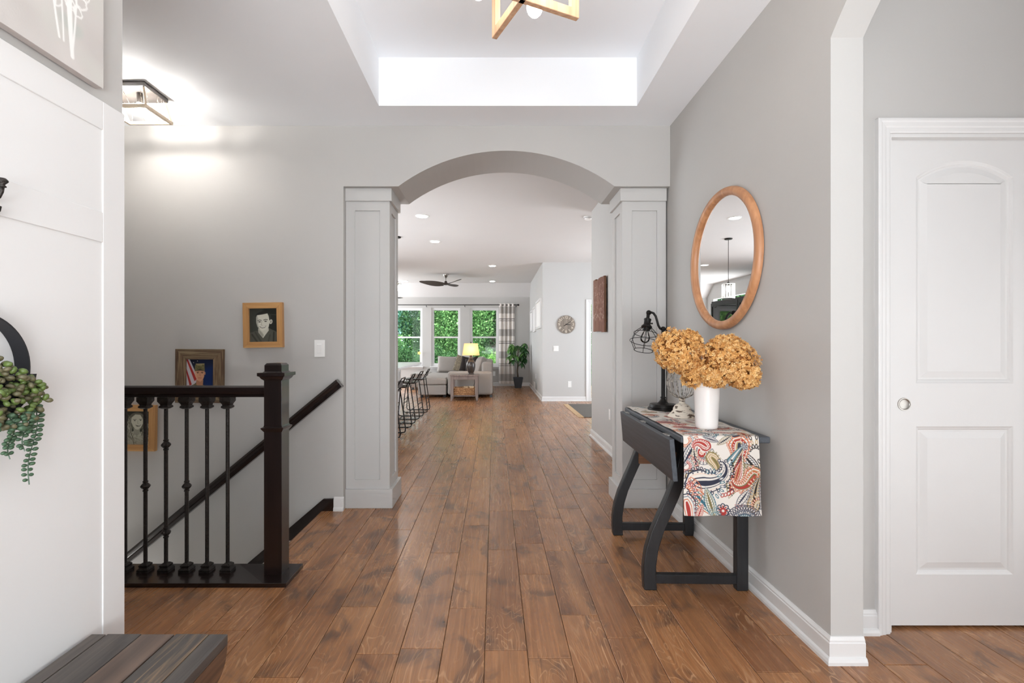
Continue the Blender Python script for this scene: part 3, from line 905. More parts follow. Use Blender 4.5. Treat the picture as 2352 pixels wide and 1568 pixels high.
# hand rail on the stair wall
hr = thing('wall_handrail', 'dark sloping handrail fixed to the grey wall over the stairs', 'handrail', (-1.9, 3.49, .3))
hp = [(-.027, -.033), (.027, -.033), (.027, -.012), (.020, -.004), (.026, .006), (.028, .018), (.020, .032), (-.020, .032), (-.028, .018), (-.026, .006), (-.020, -.004), (-.027, -.012)]
A, B = Vector((-1.098, 3.49, .928)), Vector((-2.95, 3.49, -.600))
d_ = (B - A).normalized(); nrm = Vector((-d_.z, 0, d_.x)); nrm = nrm if nrm.z > 0 else -nrm
vs = [A + Vector((0, p, 0)) + nrm * q for p, q in hp] + [B + Vector((0, p, 0)) + nrm * q for p, q in hp]
n = len(hp)
MB().add(vs, [tuple(range(n)), tuple(range(2 * n - 1, n - 1, -1))] + [(i, (i + 1) % n, n + (i + 1) % n, n + i) for i in range(n)]).build('rail', M['espresso_x'], hr, world=True, smooth='auto')
for t in (.35, .9, 1.5):
    p = A + d_ * t * 1.1
    MB().tube([p, p + Vector((0, .074, 0))], .009).build('bracket', M['black_iron'], hr, world=True)

# ---------------------------------------------------------------- portraits on the stair wall
def portrait_man(w, h):
    r = Ras(w, h, .0014, (64, 66, 60))
    s = w
    def q(x, y): return (x * w, y * h)
    r.poly([q(.5, 0), q(1, 0), q(1, .75), q(.5, .6)], (44, 46, 42), .03)
    r.line([q(.72, .18), q(1, .2)], .004, (70, 72, 66))
    r.poly([q(-.1, 1.1), q(.0, .72), q(.28, .66), q(.40, .76), q(.66, .58), q(.90, .68), q(1.1, .78), q(1.1, 1.1)], (84, 84, 76), .003)
    for a, b, c in (((.08, .78), (.26, 1), (62, 62, 56)), ((.2, .72), (.40, 1), (70, 70, 63)), ((.86, .72), (.84, 1), (58, 58, 52)), ((.72, .80), (.66, 1), (72, 72, 65))):
        r.line([q(*a), q(*b)], .012, c)
    r.poly([q(.30, .60), q(.66, .52), q(.68, .66), q(.47, .89), q(.31, .72)], (196, 194, 180), .003)
    r.poly([q(.32, .62), q(.44, .72), q(.50, .80), q(.46, .87), q(.33, .74)], (150, 148, 136), .008)
    r.ell(.48 * w, .20 * h, .27 * w, .115 * h, (48, 48, 44), -.15)
    r.ell(.76 * w, .40 * h, .055 * w, .07 * h, (200, 198, 184), .2)
    r.ell(.76 * w, .40 * h, .025 * w, .04 * h, (140, 138, 126), .2)
    r.poly([q(.24, .26), q(.27, .20), q(.45, .18), q(.64, .15), q(.70, .25), q(.72, .40), q(.68, .55), q(.58, .64), q(.46, .67), q(.36, .63), q(.28, .54), q(.24, .42)], (206, 204, 190), .004)
    r.poly([q(.24, .26), q(.27, .21), q(.30, .30), q(.30, .5), q(.36, .62), q(.28, .54), q(.24, .42)], (160, 158, 146), .01)
    r.poly([q(.66, .14), q(.76, .18), q(.76, .32), q(.71, .36), q(.69, .26)], (60, 60, 55), .004)
    for x0, x1, y in ((.29, .42, .355), (.50, .64, .34)):
        r.line([q(x0, y + .008), q((x0 + x1) / 2, y - .012), q(x1, y)], .0045, (70, 68, 62))
        r.ell((x0 + x1) / 2 * w, (y + .045) * h, .05 * w, .018 * h, (112, 110, 100))
        r.ell((x0 + x1) / 2 * w, (y + .045) * h, .02 * w, .014 * h, (52, 50, 46))
    r.line([q(.44, .38), q(.42, .47), q(.40, .49), q(.46, .505)], .003, (150, 148, 136))
    r.poly([q(.34, .53), q(.46, .545), q(.60, .515), q(.54, .58), q(.44, .595), q(.38, .57)], (110, 104, 96), .002)
    r.poly([q(.36, .537), q(.46, .55), q(.58, .525), q(.53, .56), q(.44, .572)], (236, 235, 226), .002)
    return r
def portrait_soldier(w, h):
    r = Ras(w, h, .0014, (26, 36, 62))
    def q(x, y): return (x * w, y * h)
    r.poly([q(.6, .3), q(1, .2), q(1, 1), q(.6, 1)], (22, 44, 92), .05)
    r.poly([q(0, 0), q(.12, 0), q(.46, .62), q(.1, .90), q(0, .9)], (196, 190, 196), .004)
    for a, b, c, d in (((0, .02), (.05, .0), (.38, .6), (.30, .66)), ((0, .40), (0, .28), (.20, .76), (.12, .80))):
        r.poly([q(*a), q(*b), q(*c), q(*d)], (168, 52, 48), .003)
    r.poly([q(.12, 0), q(.44, .0), q(.44, .55)], (24, 30, 48), .003)
    for x, y in ((.26, .10), (.40, .05), (.36, .18), (.40, .26)):
        r.dot(x * w, y * h, .0028, (214, 212, 206))
    r.poly([q(.0, 1.02), q(.04, .86), q(.30, .74), q(.42, .70), q(.58, .76), q(.84, .84), q(.92, 1.02)], (108, 100, 74), .003)
    rr = random.Random(3)
    for _ in range(90):
        r.ell(rr.uniform(.02, .9) * w, rr.uniform(.80, 1) * h, .004, .0025, rr.choice(((82, 84, 54), (134, 118, 88), (72, 62, 48))), rr.random() * 3)
    r.poly([q(.36, .62), q(.62, .62), q(.60, .80), q(.48, .84), q(.36, .76)], (176, 126, 96), .003)
    r.poly([q(.31, .34), q(.66, .34), q(.65, .52), q(.60, .62), q(.50, .68), q(.41, .63), q(.33, .52)], (206, 154, 122), .004)
    r.poly([q(.31, .34), q(.38, .34), q(.37, .52), q(.42, .63), q(.33, .52)], (220, 172, 140), .01)
    r.ell(.675 * w, .42 * h, .022 * w, .05 * h, (190, 136, 106))
    for x0, x1 in ((.37, .46), (.53, .62)):
        r.line([q(x0, .385), q(x1, .38)], .004, (92, 64, 50)); r.ell((x0 + x1) / 2 * w, .41 * h, .03 * w, .012 * h, (74, 54, 46))
    r.line([q(.50, .40), q(.49, .49), q(.52, .50)], .003, (168, 116, 90)); r.line([q(.43, .56), q(.55, .56)], .0035, (164, 88, 78))
    r.poly([q(.30, .36), q(.31, .20), q(.34, .14), q(.64, .13), q(.66, .20), q(.67, .35), q(.50, .31)], (112, 106, 72), .003)
    r.poly([q(.33, .13), q(.66, .12), q(.65, .18), q(.40, .19)], (150, 138, 100), .002)
    for _ in range(26):
        r.ell(rr.uniform(.33, .64) * w, rr.uniform(.16, .30) * h, .004, .002, rr.choice(((82, 84, 54), (134, 122, 86), (90, 78, 56))), rr.random() * 3)
    r.poly([q(.30, .36), q(.50, .28), q(.67, .35), q(.5, .335)], (70, 64, 48), .002)
    return r
def portrait_girl(w, h):
    r = Ras(w, h, .0014, (54, 56, 50))
    rr = random.Random(8)
    def q(x, y): return (x * w, y * h)
    r.poly([q(.0, 1.02), q(.12, .68), q(.40, .60), q(.70, .62), q(.95, .72), q(1.05, 1.02)], (176, 174, 156), .004)
    r.ell(.52 * w, .30 * h, .33 * w, .26 * h, (104, 102, 90))
    for _ in range(70):
        sd = rr.choice((-1, 1)); y0 = rr.uniform(.12, .5); x0 = .52 + sd * rr.uniform(.22, .36)
        p = [(x0 * w, y0 * h)]
        for k in range(8):
            p.append((p[-1][0] + rr.uniform(-.03, .03) * w + .03 * w * math.sin(k * 2.2), p[-1][1] + .055 * h))
        c = rr.choice((74, 96, 128, 156, 180)); r.line(p, .0035, (c, c - 2, c - 16))
    r.poly([q(.40, .52), q(.64, .52), q(.62, .68), q(.52, .74), q(.40, .66)], (150, 148, 132), .003)
    r.poly([q(.32, .20), q(.46, .10), q(.64, .11), q(.74, .24), q(.74, .38), q(.66, .50), q(.56, .56), q(.46, .54), q(.38, .46), q(.32, .34)], (196, 194, 176), .004)
    for x0, x1, y in ((.38, .50, .255), (.60, .71, .245)):
        r.line([q(x0, y), q(x1, y - .006)], .003, (90, 88, 78)); r.ell((x0 + x1) / 2 * w, (y + .03) * h, .03 * w, .014 * h, (64, 62, 55))
    r.line([q(.56, .28), q(.54, .37), q(.59, .375)], .0025, (146, 144, 128))
    r.poly([q(.46, .41), q(.56, .43), q(.68, .40), q(.62, .46), q(.52, .465)], (100, 94, 84), .002)
    r.poly([q(.48, .417), q(.56, .435), q(.66, .41), q(.60, .442)], (232, 230, 216), .002)
    for _ in range(30):
        x, y = rr.uniform(.3, .75), rr.uniform(.66, .98); r.line([q(x, y), q(x + .05, y + .02)], .002, (120, 118, 104))
    r.line([q(.32, .66), q(.42, 1)], .005, (110, 106, 92))
    return r
def picture(name, label, x0, y0, x1, y1, prof_w, depth, ras_fn, mats, tilt, d=3.561):
    a, b = P(x0, y0, d - depth), P(x1, y1, d - depth)
    root = thing(name, label, 'picture frame', ((a.x + b.x) / 2, d, (a.z + b.z) / 2))
    w, h = b.x - a.x, a.z - b.z
    W, H = w / 2, h / 2
    sides = [[(-W, H), (W, H), (W - prof_w, H - prof_w), (-W + prof_w, H - prof_w)], [(-W, -H), (-W + prof_w, -H + prof_w), (W - prof_w, -H + prof_w), (W, -H)],
             [(-W, H), (-W + prof_w, H - prof_w), (-W + prof_w, -H + prof_w), (-W, -H)], [(W, H), (W, -H), (W - prof_w, -H + prof_w), (W - prof_w, H - prof_w)]]
    for k, sd in enumerate(sides):
        MB().prism(sd, -depth, 0, 'y').build('frame_side', mats[0] if k >= 2 else mats[1], root, bevel=.0012, seg=1)
    iw, ih = w - 2 * prof_w, h - 2 * prof_w
    r = ras_fn(iw, ih)
    r.mesh('photo', M['print'], lambda U, V: (U - iw / 2, -depth * .45 + 0 * U, ih / 2 - V), root)
    root.rotation_euler = (0, tilt, 0)
    return root
picture('picture_frame', 'honey oak frame with black and white portrait of a smiling man in V-neck', 557.5, 694.5, 648.5, 798, .0415, .032, portrait_man, (M['oak'], M['oak_x']), math.radians(-1.0))
picture('picture_frame', 'weathered barn wood frame with colour portrait of a person in camouflage cap', 402, 801.5, 512.5, 925, .074, .022, portrait_soldier, (M['barn'], M['barn_x']), math.radians(.4))
picture('picture_frame', 'honey oak frame with black and white portrait of a girl with long curls', 263, 930, 355, 1036, .045, .032, portrait_girl, (M['oak'], M['oak_x']), math.radians(.6))

def plate(name, label, x0, y0, x1, y1, d, kind, cat, normal='y', X=None):
    """wall plate facing the camera (normal y) or facing left (normal x at depth range d)"""
    if normal == 'y':
        a, b = P(x0, y0, d), P(x1, y1, d)
        cx, cz, w, h = (a.x + b.x) / 2, (a.z + b.z) / 2, b.x - a.x, a.z - b.z
        root = thing(name, label, cat, (cx, d, cz))
    else:
        root = thing(name, label, cat, (X, d, x0), rz=-math.pi / 2); w, h = .072, .116
    MB().box(-w / 2, w / 2, -.006, 0, -h / 2, h / 2).build('cover_plate', M['white_plastic'], root, bevel=.002)
    ks = {'switch': [0], 'double': [-w / 5, w / 5], 'outlet': [0]}[kind]
    for k in ks:
        if kind == 'outlet':
            for dz_ in (-.02, .02):
                MB().lathe([(.016, 0), (.016, .002), (.0145, .003)], (0, -.006, dz_), 14, axis=(0, -1, 0)).build('socket', M['white_plastic'], root)
        else:
            MB().prism([(-.006, -.033), (-.0095, -.033), (-.0125, .028), (-.006, .033)], k - .016, k + .016, 'x').build('rocker', M['white_plastic'], root, bevel=.0008, seg=1)
    return root
plate('light_switch', 'white rocker light switch on grey wall left of the column', 722.5, 780.5, 746.5, 819.5, YW - .0005, 'switch', 'light switch')

# ---------------------------------------------------------------- drop-leaf console table
TR = math.radians(1.2)
TCX, TCY = 1.045, 2.74
tb = thing('console_table', 'black drop-leaf console table with curved front legs against the right wall', 'table', (TCX, TCY, 0), -TR)
ZT = .785
def L_(x, y, z=0): return (x - TCX, y - TCY, z)
def tbox(name, mat, x0, x1, y0, y1, z0, z1, bevel=.003, seg=2, parent=None):
    return MB().box(x0 - TCX, x1 - TCX, y0 - TCY, y1 - TCY, z0, z1).build(name, mat, parent or tb, bevel=bevel, seg=seg)
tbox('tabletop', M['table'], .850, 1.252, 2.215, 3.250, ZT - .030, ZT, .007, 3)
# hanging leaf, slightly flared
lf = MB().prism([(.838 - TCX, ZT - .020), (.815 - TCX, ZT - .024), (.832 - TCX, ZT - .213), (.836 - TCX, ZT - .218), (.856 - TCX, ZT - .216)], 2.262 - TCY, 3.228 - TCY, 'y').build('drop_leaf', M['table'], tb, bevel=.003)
for y in (2.36, 2.76, 3.12):
    tbox('hinge', M['brass'], .831, .852, y, y + .05, ZT - .026, ZT - .018, .001, 1)
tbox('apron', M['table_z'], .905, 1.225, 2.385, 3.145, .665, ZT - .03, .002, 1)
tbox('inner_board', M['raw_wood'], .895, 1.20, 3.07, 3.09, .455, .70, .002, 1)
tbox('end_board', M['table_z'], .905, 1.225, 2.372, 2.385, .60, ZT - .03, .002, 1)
def front_leg(y0, y1):
    ctr = [(.770, 0), (.766, .05), (.766, .12), (.778, .20), (.802, .28), (.836, .36), (.876, .45), (.908, .53), (.934, .62), (.946, .70), (.946, .755)]
    hw = .031
    left = [(c - hw - TCX, z) for c, z in ctr]; right = [(c + hw - TCX, z) for c, z in ctr]
    n = len(ctr); vs = []; fs = []
    for y in (y0 - TCY, y1 - TCY):
        vs += [(p[0], y, p[1]) for p in left] + [(p[0], y, p[1]) for p in right]
    o = 2 * n
    for k in range(n - 1):
        fs += [(k, k + 1, n + k + 1, n + k), (o + k, o + n + k, o + n + k + 1, o + k + 1), (k, o + k, o + k + 1, k + 1), (n + k, n + k + 1, o + n + k + 1, o + n + k)]
    fs += [(0, n, o + n, o), (n - 1, o + n - 1, o + 2 * n - 1, 2 * n - 1)]
    MB().add(vs, fs).build('leg', M['table_z'], tb, bevel=.005, seg=2)
for y0, y1 in ((2.395, 2.441), (3.085, 3.131)):
    front_leg(y0, y1)
    tbox('leg', M['table_z'], 1.186, 1.243, y0, y1, 0, .72, .006, 2)
    tbox('stretcher', M['table_z'], .790, 1.20, y0 + .006, y1 - .006, .030, .074, .003, 1)

# paisley runner: the pattern is print on the cloth, colour by vertex
RES = .00145
RW, RTOP, RHANG = .335, 1.035, .345
RR_ = .010
def paisley(r, cx, cy, s, ang, flip, pal, curl=1.0, fat=1.0, rows=True):
    """drop with a curling tail: nested outlines, rows of dots and petals"""
    def spine(n=26):
        pts, a, p = [], 0.0, Vector((0, 0))
        for k in range(n):
            t = k / (n - 1); pts.append((p.copy(), a))
            a += (0.02 + .24 * t * t) * curl
            p = p + Vector((math.cos(a), math.sin(a))) * (1.9 / n)
        return pts
    sp = spine()
    def outline(f):
        L, Rr = [], []
        n = len(sp)
        for k, (p, a) in enumerate(sp):
            t = k / (n - 1)
            w = .46 * fat * f * (max(1 - t, 0) ** .62) * math.sqrt(min(1, (t + .03) / .22)) * (1 - .15 * t)
            nn = Vector((-math.sin(a), math.cos(a)))
            q0 = p + Vector((math.cos(a), math.sin(a))) * (0.36 * (1 - f) * (1 - t))
            L.append(q0 + nn * w); Rr.append(q0 - nn * w)
        return L + Rr[::-1]
    ca, sa = math.cos(ang), math.sin(ang)
    def tf(p):
        x, y = p.x - .55, p.y * (-1 if flip else 1)
        return (cx + s * (x * ca - y * sa), cy + s * (x * sa + y * ca))
    for f, c in zip((1.12, 1.0, .84, .74, .52, .42, .24), pal):
        r.poly([tf(p) for p in outline(f)], c)
    if rows:
        o = outline(1.24); n = len(o)
        for k in range(0, n, 2):
            x, y = tf(o[k]); r.dot(x, y, s * .052, pal[0]); r.dot(x, y, s * .026, CREAM)
        o = outline(.92)
        for k in range(1, n, 2):
            x, y = tf(o[k]); r.dot(x, y, s * .022, pal[-1])
        o = outline(.63)
        for k in range(1, n, 2):
            x, y = tf(o[k]); r.dot(x, y, s * .03, pal[1])
CREAM = (220, 214, 206)
NAVY, RED, ORG, TEAL, OLIVE, TAN, GREEN, GREY, BLK = (52, 54, 70), (164, 60, 54), (190, 106, 72), (58, 104, 120), (122, 112, 74), (186, 160, 118), (88, 128, 116), (112, 122, 134), (44, 42, 44)
def leafmotif(r, cx, cy, s, ang, pal, n=9):
    def tf(x, y):
        ca, sa = math.cos(ang), math.sin(ang)
        return (cx + s * (x * ca - y * sa), cy + s * (x * sa + y * ca))
    for f, c in zip((1.0, .86, .62, .48, .2), pal):
        pts = [(t, f * .30 * math.sin(math.pi * ((t + 1) / 2) ** 1.15)) for t in np.linspace(-1, 1, 18)]
        r.poly([tf(x * (.8 + .2 * f), y) for x, y in pts] + [tf(x * (.8 + .2 * f), -y) for x, y in pts[::-1]], c)
    for k in range(n):
        t = -.75 + 1.5 * k / (n - 1); w = .20 * math.sin(math.pi * ((t + 1) / 2) ** 1.15)
        for sg in (-1, 1):
            r.line([tf(t, 0), tf(t + .10, sg * w)], s * .022, pal[-1])
            r.dot(*tf(t, sg * w * 1.25), s * .022, pal[0])
def flower(r, cx, cy, s, c1, c2, n=7):
    for k in range(n):
        a = 2 * math.pi * k / n
        r.ell(cx + s * .6 * math.cos(a), cy + s * .6 * math.sin(a), s * .42, s * .34, c1, a)
        r.ell(cx + s * .6 * math.cos(a), cy + s * .6 * math.sin(a), s * .28, s * .2, CREAM, a)
        r.ell(cx + s * .55 * math.cos(a), cy + s * .55 * math.sin(a), s * .15, s * .1, c2, a)
    r.dot(cx, cy, s * .38, c2); r.dot(cx, cy, s * .22, CREAM); r.dot(cx, cy, s * .12, c1)
def fan(r, cx, cy, s, a0, a1, c1, c2, n=9):
    for ring, c in ((1.0, c1), (.72, c2), (.46, c1)):
        for k in range(n):
            a = a0 + (a1 - a0) * k / (n - 1)
            x, y = cx + s * ring * math.cos(a), cy + s * ring * math.sin(a)
            r.ell(x, y, s * .15, s * .085, c, a); r.ell(x, y, s * .09, s * .04, CREAM, a)
    r.line([(cx + s * 1.2 * math.cos(a0 + (a1 - a0) * t / 16), cy + s * 1.2 * math.sin(a0 + (a1 - a0) * t / 16)) for t in range(17)], s * .05, c1)
runner_len = RTOP + RHANG
ras = Ras(RW, runner_len, RES, CREAM)
PALS = {'navy': (NAVY, CREAM, NAVY, CREAM, TAN, CREAM, NAVY), 'red': (ORG, RED, CREAM, RED, CREAM, RED, NAVY), 'teal': (TEAL, CREAM, TEAL, CREAM, TEAL, CREAM, NAVY), 'tan': (OLIVE, TAN, CREAM, TAN, CREAM, OLIVE, BLK),
        'ochre': (ORG, CREAM, TAN, ORG, CREAM, OLIVE, RED), 'grey': (BLK, CREAM, GREY, CREAM, GREY, CREAM, NAVY), 'green': (GREEN, CREAM, GREEN, CREAM, TEAL, CREAM, OLIVE)}
rr = random.Random(21)
def bed(y0, y1, n):
    for _ in range(n):
        x, y = rr.uniform(0, RW), rr.uniform(y0, y1)
        s = rr.uniform(.012, .028); k = rr.random(); c = rr.choice((NAVY, ORG, TEAL, OLIVE, TAN, RED, GREY))
        if k < .4: leafmotif(ras, x, y, s, rr.uniform(0, 6.3), (c, CREAM, c, CREAM, c), 5)
        elif k < .7: fan(ras, x, y, s * .8, rr.uniform(0, 3), rr.uniform(3, 6), c, TAN, 7)
        else: flower(ras, x, y, s * .5, c, TAN)
# hanging end, v0 = table edge; laid out as on the cloth in the place
H0, HH = RTOP, RHANG
def hu(u, v): return (u * RW, H0 + v * HH)
bed(0, RTOP - .01, 190)
for _ in range(46):
    x, y = rr.uniform(.02, RW - .02), rr.uniform(.02, RTOP - .02)
    if rr.random() < .6: paisley(ras, x, y, rr.uniform(.055, .09), rr.uniform(0, 6.3), rr.random() < .5, PALS[rr.choice(list(PALS))], rr.uniform(.8, 1.25), rr.uniform(.8, 1.1))
    else: leafmotif(ras, x, y, rr.uniform(.05, .08), rr.uniform(0, 6.3), (rr.choice((NAVY, TEAL, ORG, RED, GREY)), CREAM, GREY, CREAM, RED))
def at_(u, v, fn, *a): fn(ras, *hu(u, v), *a)
at_(.95, .20, fan, .075, -2.6, 1.2, BLK, TAN, 11)
at_(.86, .30, leafmotif, .085, .9, (BLK, CREAM, GREY, CREAM, BLK), 12)
at_(.93, .42, leafmotif, .075, .55, (BLK, TAN, GREY, CREAM, OLIVE), 10)
at_(.75, .12, paisley, .085, 1.35, False, (ORG, CREAM, ORG, RED, CREAM, TAN, NAVY), 1.0, 1.3)
at_(.80, .10, flower, .018, NAVY, GREY)
at_(.55, .02, leafmotif, .045, 2.6, (OLIVE, CREAM, TAN, CREAM, BLK))
at_(.02, .03, fan, .05, -.6, 1.9, ORG, GREY)
at_(.07, .20, leafmotif, .085, -1.05, (NAVY, CREAM, GREY, CREAM, NAVY), 11)
at_(.145, .26, leafmotif, .060, 1.45, (OLIVE, CREAM, TAN, CREAM, BLK), 9)
at_(.02, .36, fan, .045, -1.2, 1.8, RED, GREY)
at_(.26, .20, fan, .040, -.5, 2.7, NAVY, RED, 10); ras.ell(*hu(.235, .18), .018, .022, RED); at_(.235, .18, flower, .012, CREAM, ORG)
at_(.28, .07, paisley, .058, -2.2, True, (CREAM, RED, RED, CREAM, RED, CREAM, RED), 1.5, 1.1)
at_(.36, .01, leafmotif, .04, .3, (NAVY, CREAM, GREY, CREAM, NAVY))
at_(.42, .28, paisley, .080, .6, False, (OLIVE, TAN, CREAM, TAN, CREAM, TAN, OLIVE), 1.5, .8)
at_(.56, .36, paisley, .092, -1.0, False, (TAN, TEAL, TEAL, TEAL, CREAM, TEAL, CREAM), .1, .62, False)
at_(.53, .43, flower, .010, CREAM, TEAL)
at_(.68, .46, leafmotif, .115, 1.85, (OLIVE, CREAM, TAN, RED, NAVY), 15)
at_(.70, .44, leafmotif, .060, 1.85, (RED, CREAM, RED, TAN, RED), 9)
for k in range(11):
    t = k / 10; x, y = hu(.625 - .05 * t + .05 * math.sin(t * 3), .28 + .36 * t); ras.poly([(x - .004, y - .004), (x + .004, y - .003), (x + .004, y + .004), (x - .004, y + .003)], BLK)
for k in range(8):
    t = k / 7; x, y = hu(.51 + .27 * t, .74 - .16 * t * t - .05 * t); c = (RED if k < 4 else NAVY); ras.ell(x, y, .0075, .0105, c, .5); ras.ell(x, y, .004, .007, CREAM, .5)
at_(.13, .49, paisley, .065, .25, True, (BLK, TAN, CREAM, OLIVE, CREAM, ORG, BLK), -.3, .9)
at_(.26, .60, paisley, .140, .35, True, (NAVY, CREAM, (222, 200, 184), CREAM, NAVY, CREAM, NAVY), 1.35, .95)
at_(.10, .58, flower, .016, NAVY, RED)
for k in range(11):
    a = -1.9 + 2.9 * k / 10; x, y = .355 * RW + .052 * math.cos(a), H0 + .60 * HH + .062 * math.sin(a); ras.ell(x, y, .012, .0055, GREY if k % 2 else TEAL, a); ras.ell(x, y, .007, .003, CREAM, a)
at_(.90, .54, paisley, .095, 1.9, False, PALS['ochre'], 1.3, 1.0)
at_(.97, .66, fan, .05, -2.6, -.2, ORG, TAN)
at_(.76, .76, leafmotif, .056, 2.2, (NAVY, CREAM, CREAM, CREAM, NAVY), 9)
at_(.72, .85, fan, .018, 0, 3.1, RED, NAVY, 6)
at_(.90, .81, paisley, .090, -1.45, False, (NAVY, TAN, CREAM, GREY, CREAM, TAN, BLK), .15, .8)
at_(.98, .88, fan, .05, 2.2, 4.6, TAN, ORG)
at_(.24, .82, leafmotif, .100, -2.25, (ORG, CREAM, GREEN, CREAM, TEAL), 13)
at_(.35, .86, leafmotif, .085, -1.85, (TEAL, CREAM, GREEN, CREAM, OLIVE), 12)
at_(.02, .70, fan, .06, -1.3, 1.6, ORG, RED, 9)
at_(.06, .90, paisley, .110, 1.3, False, (NAVY, CREAM, GREY, CREAM, ORG, CREAM, RED), .5, .8)
at_(.19, .97, leafmotif, .05, -1.2, (RED, CREAM, ORG, CREAM, RED))
at_(.51, .93, flower, .030, NAVY, RED, 8); ras.ell(*hu(.51, .95), .013, .018, RED); ras.dot(*hu(.51, .94), .006, CREAM)
at_(.77, 1.08, fan, .065, -2.8, -.35, NAVY, GREY, 15); at_(.77, 1.08, fan, .045, -2.8, -.35, NAVY, TEAL, 11)
at_(.40, .99, fan, .025, 3.3, 6.1, TEAL, GREEN, 7)
# cloth lies on the top and drops over the near edge
run = thing('table_runner', 'cream paisley table runner in red, navy and teal over the near table edge', 'table runner', (TCX, TCY, ZT), -TR)
RX0 = .862
def runner_fn(U, V):
    yn = 2.215 - .003
    s = V - (RTOP - RR_ * math.pi / 2)
    Y = np.where(s < 0, yn + RR_ - s, 0.0); Z = np.where(s < 0, .0028, 0.0)
    a = np.clip(s / RR_, 0, math.pi / 2)
    arcm = (s >= 0)
    Y = np.where(arcm, yn + RR_ - RR_ * np.sin(a), Y); Z = np.where(arcm, .0028 - RR_ + RR_ * np.cos(a), Z)
    drop = np.clip(s - RR_ * math.pi / 2, 0, None)
    Z = Z - drop
    Y = Y - .006 * np.sin(U * 30) * np.clip(drop * 4, 0, 1) - .02 * drop - np.where(drop > 0, .001, 0)
    X = RX0 + U + .035 * drop * (U / RW) - .004 * drop - TCX + .0012 * np.sin(V * 23)
    Z = Z + .0012 * (1 + np.sin(V * 31 + U * 17)) * (s < -.02)
    return X, Y - TCY, Z
cl = ras.mesh('cloth', M['cloth'], runner_fn, run)
sd = cl.modifiers.new('thickness', 'SOLIDIFY'); sd.thickness = .0015; sd.offset = 1

# ---------------------------------------------------------------- cage lamp
ZR = ZT + .0045
lampc = Vector((1.062, 3.10, ZR))
lm = thing('desk_lamp', 'black bronze desk lamp with a wire cage shade on the paisley runner', 'lamp', lampc)
def lp(px, py): 
    q = P(px, py, 3.10); return Vector((q.x, q.y, q.z))
MB().lathe([(0, 0), (.093, 0), (.095, .006), (.093, .013), (.083, .016), (.082, .034), (.080, .037), (.040, .038), (.030, .046), (.022, .055), (.016, .066), (.014, .072), (.017, .074), (.017, .080), (.013, .083)], (0, 0, 0), 36).build('base', M['black_iron'], lm, smooth='auto')
zt = lp(0, 757).z - ZR
MB().lathe([(.0118, .07), (.0118, zt)], (0, 0, 0), 16).build('pole', M['black_iron'], lm, smooth='auto')
jx = lampc.x
MB().ball((jx, 3.10, lp(0, 755).z), .0155, 14).tube([lp(1523, 754), lp(1529, 755), lp(1532, 760), lp(1534, 768)], .007, 8).build('pivot_joint', M['black_iron'], lm, world=True, smooth=True)
arm = [lp(1521, 757), lp(1516, 754), lp(1512, 747), lp(1509, 736), lp(1506, 726), lp(1501, 719), lp(1495, 717), lp(1490, 717)]
MB().tube(arm, .0072, 10).build('arm', M['black_iron'], lm, world=True, smooth=True)
MB().ball(lp(1490, 718), .0165, 14).tube([lp(1490, 718) + Vector((0, -.03, 0)), lp(1490, 718) + Vector((0, .03, 0))], .006, 8).build('head_joint', M['black_iron'], lm, world=True, smooth=True)
ctop = lp(1489, 722); cbot = lp(1471, 812)
ax = (cbot - ctop + Vector((0, -.055, 0))).normalized()
def along(t): return ctop + ax * t
Lx = .247
MB().lathe([(.011, 0), (.010, .020), (.013, .026), (.022, .030), (.023, .036), (.0205, .042), (.0205, .064), (.024, .070), (.0325, .078), (.0335, .086), (.031, .090), (.024, .094), (.022, .105)], ctop, 24, axis=ax).build('socket', M['black_iron'], lm, world=True, smooth='auto')
sp = along(.060)
MB().tube([sp, sp + Vector((.028, -.004, 0))], .0035, 8).ball(sp + Vector((.030, -.004, 0)), .006, 8).build('switch_knob', M['black_iron'], lm, world=True, smooth=True)
rings = [(.031, .088), (.073, .128), (.090, .180), (.058, .236)]
q0 = Vector((0, 0, 1)).rotation_difference(ax)
def ringpt(r, t, a): return along(t) + q0 @ Vector((r * math.cos(a), r * math.sin(a), 0))
wires = MB().tube([ringpt(.058, .236, 2 * math.pi * k / 32) for k in range(32)], .0019, 6, closed=True)
cage = wires.build('wire_cage', M['black_iron'], lm, world=True, smooth=True)
for r_, t_ in rings[1:3]:
    MB().tube([ringpt(r_, t_, 2 * math.pi * k / 32) for k in range(32)], .0019, 6, closed=True).build('ring_wire', M['black_iron'], cage, world=True, smooth=True)
for k in range(6):
    a = 2 * math.pi * k / 6 + .35
    MB().tube([ringpt(r_, t_, a) for r_, t_ in rings], .0019, 6).build('rib_wire', M['black_iron'], cage, world=True, smooth=True)
MB().lathe([(.012, .100), (.014, .112), (.024, .135), (.029, .155), (.026, .173), (.014, .184), (0.0005, .187)], ctop, 18, axis=ax).build('bulb', M['glass'], lm, world=True, smooth=True)

